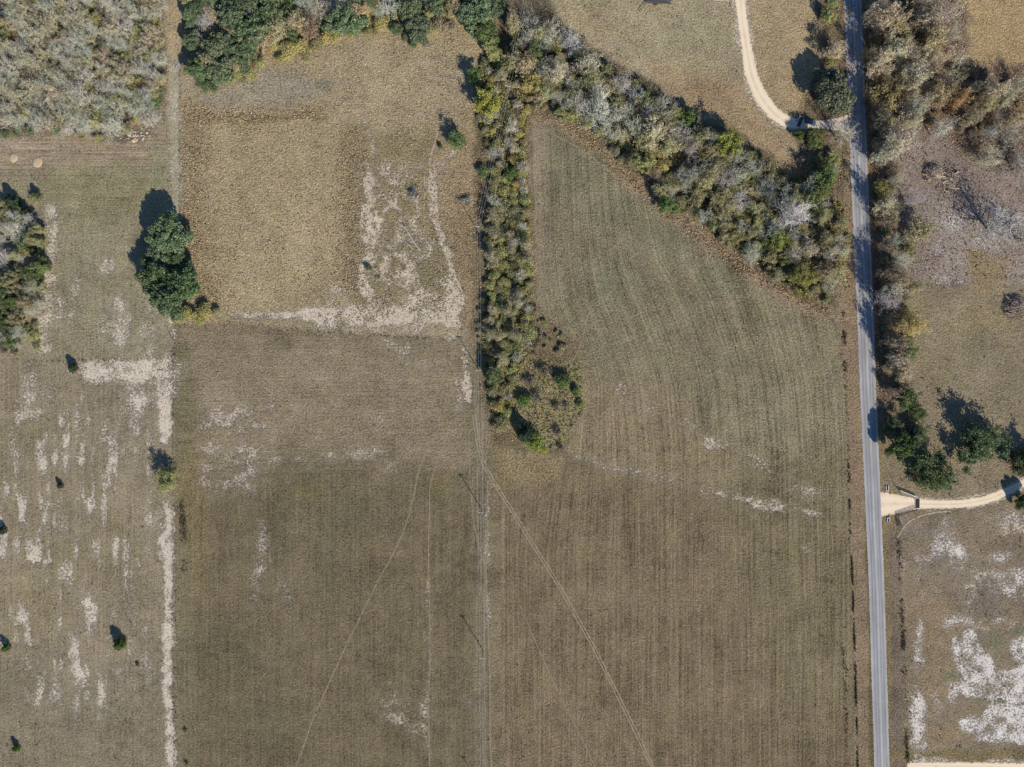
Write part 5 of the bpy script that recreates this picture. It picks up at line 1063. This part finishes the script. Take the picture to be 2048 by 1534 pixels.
cattle_guard(1600, 243.5, 1.5, 4.6, -0.35, 'dark cattle guard across the upper drive beside the parked vehicle')
def culvert(x, y, rz, label, L=2.4, Wd=1.0):
    o = bpy.data.objects.new('culvert_headwall', None); COL.objects.link(o); o.location = W(x, y); o.rotation_euler = (0, 0, rz); tag(o, label, 'culvert', 'culvert headwalls at the gravel entrance')
    b = MB(); b.box((0, L / 2, 0.2), (Wd + 0.3, 0.28, 0.5)); link('headwall', b.mesh('headwall', [M_conc]), o)
    for s in (-1, 1):
        b = MB(); b.box((s * Wd / 2, 0, 0.16), (0.26, L - 0.3, 0.4)); link('wing_wall', b.mesh('wing_wall', [M_conc]), o)
    b = MB(); b.tubes([[0, L / 2 - 0.16, 0.16]], [[0, -L / 2 + 0.5, 0.16]], [0.2], [0.2], 10); link('pipe', b.mesh('pipe', [M_rubber]), o)
culvert(1774, 976, math.pi, 'white concrete culvert headwall north of the gravel entrance'); culvert(1776.5, 1040, 0, 'white concrete culvert headwall south of the gravel entrance', 2.0)

# ------------------------------------------------------------------ vehicle by the upper entrance
def vehicle():
    o = bpy.data.objects.new('parked_suv', None); COL.objects.link(o); o.location = W(1619, 245.5, 0.03); o.rotation_euler = (0, 0, math.radians(-19))
    tag(o, 'dark blue vehicle parked in tree shade at the upper drive entrance', 'car')
    prof = [(-2.45, 0.45), (2.4, 0.42), (2.5, 0.75), (2.35, 1.0), (1.1, 1.12), (-2.35, 1.1), (-2.5, 0.8)]
    def extr(prof, hw, inset, name, m):
        n = len(prof); v = []; q = []
        ws = [hw - inset, hw, hw, hw - inset]; ysn = [-1, -1, 1, 1]
        rows_ = [(-hw, 0.94), (-hw * 0.93, 1.0), (hw * 0.93, 1.0), (hw, 0.94)]
        cx = np.mean([p[0] for p in prof]); cz = np.mean([p[1] for p in prof])
        for yy, sc in rows_:
            for (px, pz) in prof: v.append((cx + (px - cx) * sc, yy, cz + (pz - cz) * sc))
        for r in range(3):
            for i in range(n): q.append([r * n + i, r * n + (i + 1) % n, (r + 1) * n + (i + 1) % n, (r + 1) * n + i])
        me = bpy.data.meshes.new(name); me.from_pydata(v, [], q + [list(range(n)), list(range(3 * n, 4 * n))[::-1]]); me.materials.append(m); me.update(); return me
    link('body', extr(prof, 0.97, 0.05, 'body', M_paint), o)
    link('cabin', extr([(-2.3, 1.08), (1.05, 1.08), (0.45, 1.62), (-2.05, 1.66)], 0.86, 0.1, 'cabin', M_glass), o)
    b = MB(); b.box((-0.8, 0, 1.675), (2.3, 1.38, 0.06), taper=0.96); link('roof', b.mesh('roof', [M_paint]), o)
    for x, y in ((-1.5, -0.88), (-1.5, 0.88), (1.55, -0.88), (1.55, 0.88)):
        b = MB(); b.tubes([[0, -0.12, 0]], [[0, 0.12, 0]], [0.38], [0.38], 16); b.tubes([[0, -0.12, 0]], [[0, -0.121, 0]], [0.38], [0.2], 16); b.tubes([[0, 0.12, 0]], [[0, 0.121, 0]], [0.38], [0.2], 16)
        t = link('wheel', b.mesh('wheel', [M_rubber]), o, (x, y, 0.38))
        b = MB(); b.tubes([[0, -0.11, 0]], [[0, 0.11, 0]], [0.2], [0.2], 12); b.tubes([[0, -0.11, 0]], [[0, -0.112, 0]], [0.2], [0.01], 12); b.tubes([[0, 0.11, 0]], [[0, 0.112, 0]], [0.2], [0.01], 12); link('rim', b.mesh('rim', [M_arm]), t)
    for y in (-0.7, 0.7):
        b = MB(); b.box((0, 0, 0), (0.1, 0.34, 0.16)); link('headlight', b.mesh('headlight', [M_lamp]), o, (2.42, y, 0.8))
    for y in (-0.98, 0.98):
        b = MB(); b.box((0, 0, 0), (0.14, 0.2, 0.14)); link('wing_mirror', b.mesh('wing_mirror', [M_paint]), o, (0.8, y, 1.14))
vehicle()
# long dark trailer at the top edge
def trailer():
    o = bpy.data.objects.new('farm_trailer', None); COL.objects.link(o); o.location = W(1315, 4); o.rotation_euler = (0, 0, math.radians(-3))
    tag(o, 'long dark slatted farm trailer with drawbar at the top edge of the meadow', 'trailer')
    L, Wd = 10.2, 2.3
    b = MB()
    for y in (-0.8, 0.8): b.box((0, y, 0.68), (L, 0.12, 0.2))
    for x in np.linspace(-L / 2 + 0.2, L / 2 - 0.2, 8): b.box((x, 0, 0.66), (0.1, 1.46, 0.14))
    link('chassis', b.mesh('chassis', [M_steel]), o)
    b = MB(); b.box((0, 0, 0.83), (L, 0.26, 0.06)); pk = b.mesh('plank', [M_deck])
    for y in np.linspace(-Wd / 2 + 0.16, Wd / 2 - 0.16, 7): link('plank', pk, o, (0, y, RNG.uniform(0, 0.015)))
    b = MB(); b.tubes([[0, 0, 0]], [[0, 0, 0.9]], [0.045], [0.045], 6); st = b.mesh('stake', [M_pipe_dark])
    for x in np.linspace(-L / 2 + 0.3, L / 2 - 0.3, 7):
        for y in (-Wd / 2, Wd / 2): link('stake', st, o, (x, y, 0.8))
    b = MB(); b.tubes([[-L / 2, 0, 0]], [[L / 2, 0, 0]], [0.05], [0.05], 6); rl = b.mesh('side_rail', [M_steel])
    for y in (-Wd / 2, Wd / 2):
        for z in (1.2, 1.65): link('side_rail', rl, o, (0, y, z))
    b = MB(); b.tubes([[0, -0.13, 0]], [[0, 0.13, 0]], [0.4], [0.4], 16); b.tubes([[0, -0.13, 0]], [[0, -0.131, 0]], [0.4], [0.05], 16); b.tubes([[0, 0.13, 0]], [[0, 0.131, 0]], [0.4], [0.05], 16); wm = b.mesh('wheel', [M_rubber])
    for x in (-1.4, -0.5):
        for y in (-1.25, 1.25): link('wheel', wm, o, (x, y, 0.4))
    b = MB(); b.tubes([[-L / 2, -0.7, 0.7], [-L / 2 - 2.7, -4.2, 0.5]], [[-L / 2 - 2.7, -4.2, 0.5], [-L / 2 - 2.2, -5.0, 0.12]], [0.1, 0.1], [0.1, 0.07], 6); b.tubes([[-L / 2 + 0.6, -1.2, 0.7]], [[-L / 2 - 1.9, -4.4, 0.45]], [0.05], [0.05], 6); link('drawbar', b.mesh('drawbar', [M_pipe_dark]), o)
    b = MB(); b.box((L / 2 + 0.5, -0.6, 0.55), (1.1, 0.5, 0.08)); b.box((L / 2 + 0.5, 0.6, 0.55), (1.1, 0.5, 0.08)); link('ramp', b.mesh('ramp', [M_steel]), o)
trailer()

# ------------------------------------------------------------------ brush heaps, fallen trees, debris
def brush_heap(x, y, r, h, n, label, seed, wood):
    g = np.random.default_rng(seed); o = bpy.data.objects.new('brush_heap', None); COL.objects.link(o); o.location = W(x, y); tag(o, label, 'brush heap', 'brush heaps on the cleared ground')
    R = r * S
    for k in range(60):
        a, e = g.random() * 6.283, g.uniform(-0.2, 0.35); q = R * 0.75 * math.sqrt(g.random()); c = np.array([q * math.cos(g.random() * 6.283), q * math.sin(g.random() * 6.283), 0.15 + h * (1 - q / R) * g.uniform(0.5, 0.9)])
        d = np.array([math.cos(a) * math.cos(e), math.sin(a) * math.cos(e), math.sin(e)]) * g.uniform(0.9, 2.3); bend = g.normal(0, 0.15, 3); rr = g.uniform(0.11, 0.22)
        lo = c - d; hi = c + d; lo[2] = max(lo[2], 0.08); hi[2] = max(hi[2], 0.08)
        b = MB(); b.tubes([lo, c + bend], [c + bend, hi], [rr, rr * 0.8], [rr * 0.8, rr * 0.5], 6); link('branch', b.mesh('branch', [wood]), o)
    b = MB(); q = R * np.sqrt(g.random(n)); a = g.random(n) * 6.283; c = np.stack([q * np.cos(a), q * np.sin(a), 0.08 + h * np.clip(1 - (q / R) ** 1.5, 0, 1) * g.random(n)], 1)
    d = unit(g.normal(0, 1, (n, 3)) * np.array([1, 1, 0.45])) * g.uniform(0.4, 1.0, n)[:, None]; A = c - d; B = c + d; A[:, 2] = np.maximum(A[:, 2], 0.03); B[:, 2] = np.maximum(B[:, 2], 0.03)
    b.tubes(A, B, np.full(n, 0.05), np.full(n, 0.025), 3); t = link('twigs', b.mesh('twigs', [M_twig]), o, color=(0.40, 0.32, 0.24)); t['kind'] = 'stuff'
brush_heap(1866, 350, 21, 3.6, 1000, 'dark tangled brush heap, the western of the two touching heaps', 301, M_wood)
brush_heap(1895, 364, 27, 2.2, 1000, 'tan brush heap of long poles beside the darker heap', 302, M_wood)
brush_heap(2030, 615, 26, 3.6, 1100, 'tangled brush heap at the right edge of the cleared ground', 303, M_wood_brown)
def fallen_tree(pts, r, label, seed, nb=7, m=M_wood_grey):
    g = np.random.default_rng(seed); A = np.array([W(px, py, z) for px, py, z in pts]); o = bpy.data.objects.new('fallen_tree', None); COL.objects.link(o); o.location = A[0] * np.array([1, 1, 0]); tag(o, label, 'fallen tree', 'dead trees lying in the grass')
    A = A - A[0] * np.array([1, 1, 0]); rr = np.linspace(r, r * 0.4, len(A)); b = MB(); b.tubes(A[:-1], A[1:], rr[:-1], rr[1:], 8); link('trunk', b.mesh('trunk', [m]), o)
    d0 = unit(A[-1] - A[0])
    for k in range(nb):
        t = g.uniform(0.25, 0.98); i = min(int(t * (len(A) - 1)), len(A) - 2); f = t * (len(A) - 1) - i; p = A[i] * (1 - f) + A[i + 1] * f
        d = unit(d0 * 0.9 + g.normal(0, 0.5, 3) * np.array([1, 1, 0.5]) + np.array([0, 0, 0.2])); L = g.uniform(1.0, 2.6); q = p + d * L * 0.5; d2 = unit(d + g.normal(0, 0.3, 3)); e = q + d2 * L * 0.5; q[2] = max(q[2], 0.1); e[2] = max(e[2], 0.05)
        b = MB(); b.tubes([p, q], [q, e], [r * 0.4, r * 0.25], [r * 0.25, r * 0.1], 5); link('limb', b.mesh('limb', [m]), o)
fallen_tree([(841, 502, 0.15), (833, 492, 0.5), (824, 478, 0.9), (815, 464, 1.2), (810, 455, 1.3)], 0.24, 'grey fallen tree lying in the sandy wash of the pasture', 401, 11)
fallen_tree([(828, 500, 0.12), (818, 490, 0.4), (808, 482, 0.6)], 0.16, 'shorter grey fallen trunk beside the larger one in the wash', 402, 5)
fallen_tree([(327, 83, 0.15), (318, 70, 0.4), (309, 48, 0.6)], 0.22, 'pale fallen trunk at the east edge of the top left wood', 403, 5)
fallen_tree([(325, 60, 0.15), (316, 48, 0.35), (307, 35, 0.5)], 0.16, 'upper pale fallen trunk at the east edge of the top left wood', 404, 4)
fallen_tree([(322, 42, 0.12), (322, 20, 0.3), (314, 6, 0.4)], 0.16, 'topmost pale fallen trunk beside the lane', 405, 4)
fallen_tree([(266, 1252, 0.1), (259, 1240, 0.7), (253, 1230, 1.2)], 0.12, 'thin dead tree leaning in the lower sandy field', 406, 8, M_post)
fallen_tree([(760, 560, 0.1), (750, 545, 0.4), (742, 530, 0.6)], 0.1, 'thin grey branch lying by the little bushes in the wash', 407, 4)
def debris():
    g = np.random.default_rng(500); o = bpy.data.objects.new('rubble_heap', None); COL.objects.link(o); o.location = W(270, 279); tag(o, 'heap of pale rubble and orange clay at the corner of the wood', 'rubble')
    link('clay', dome(0.95, 0.6, 14, 4, 9).mesh('clay', [M_mound], True), o, W(267, 281) - W(270, 279)); link('clay', dome(0.5, 0.45, 12, 4, 10).mesh('clay', [M_clay], True), o, W(270.5, 277.5) - W(270, 279))
    for k in range(22):
        b = MB(); s = g.uniform(0.35, 1.1, 3) * np.array([1, 0.6, 0.4]); b.box((0, 0, 0), s, g.random() * 3, taper=0.8)
        px, py = g.normal(275, 10), g.normal(272, 4.5); link('slab', b.mesh('slab', [M_conc if g.random() < 0.6 else M_wood]), o, W(px, py, 0.15) - W(270, 279), g.random() * 3)
debris()
g = np.random.default_rng(600); o = bpy.data.objects.new('log_heap', None); COL.objects.link(o); o.location = W(350, 132); tag(o, 'small grey heap of logs across the lane beside the wood', 'log heap')
for k in range(14):
    a = g.uniform(0.9, 2.2); L = g.uniform(0.7, 1.5); c = np.array([g.normal(0, 1.2), g.normal(0, 1.0), 0.12 + 0.2 * g.random()]); d = np.array([math.cos(a), math.sin(a), 0]) * L
    b = MB(); b.tubes([c - d], [c + d], [0.1], [0.08], 7); link('log', b.mesh('log', [M_wood_grey]), o)
print('trees', len(placed))
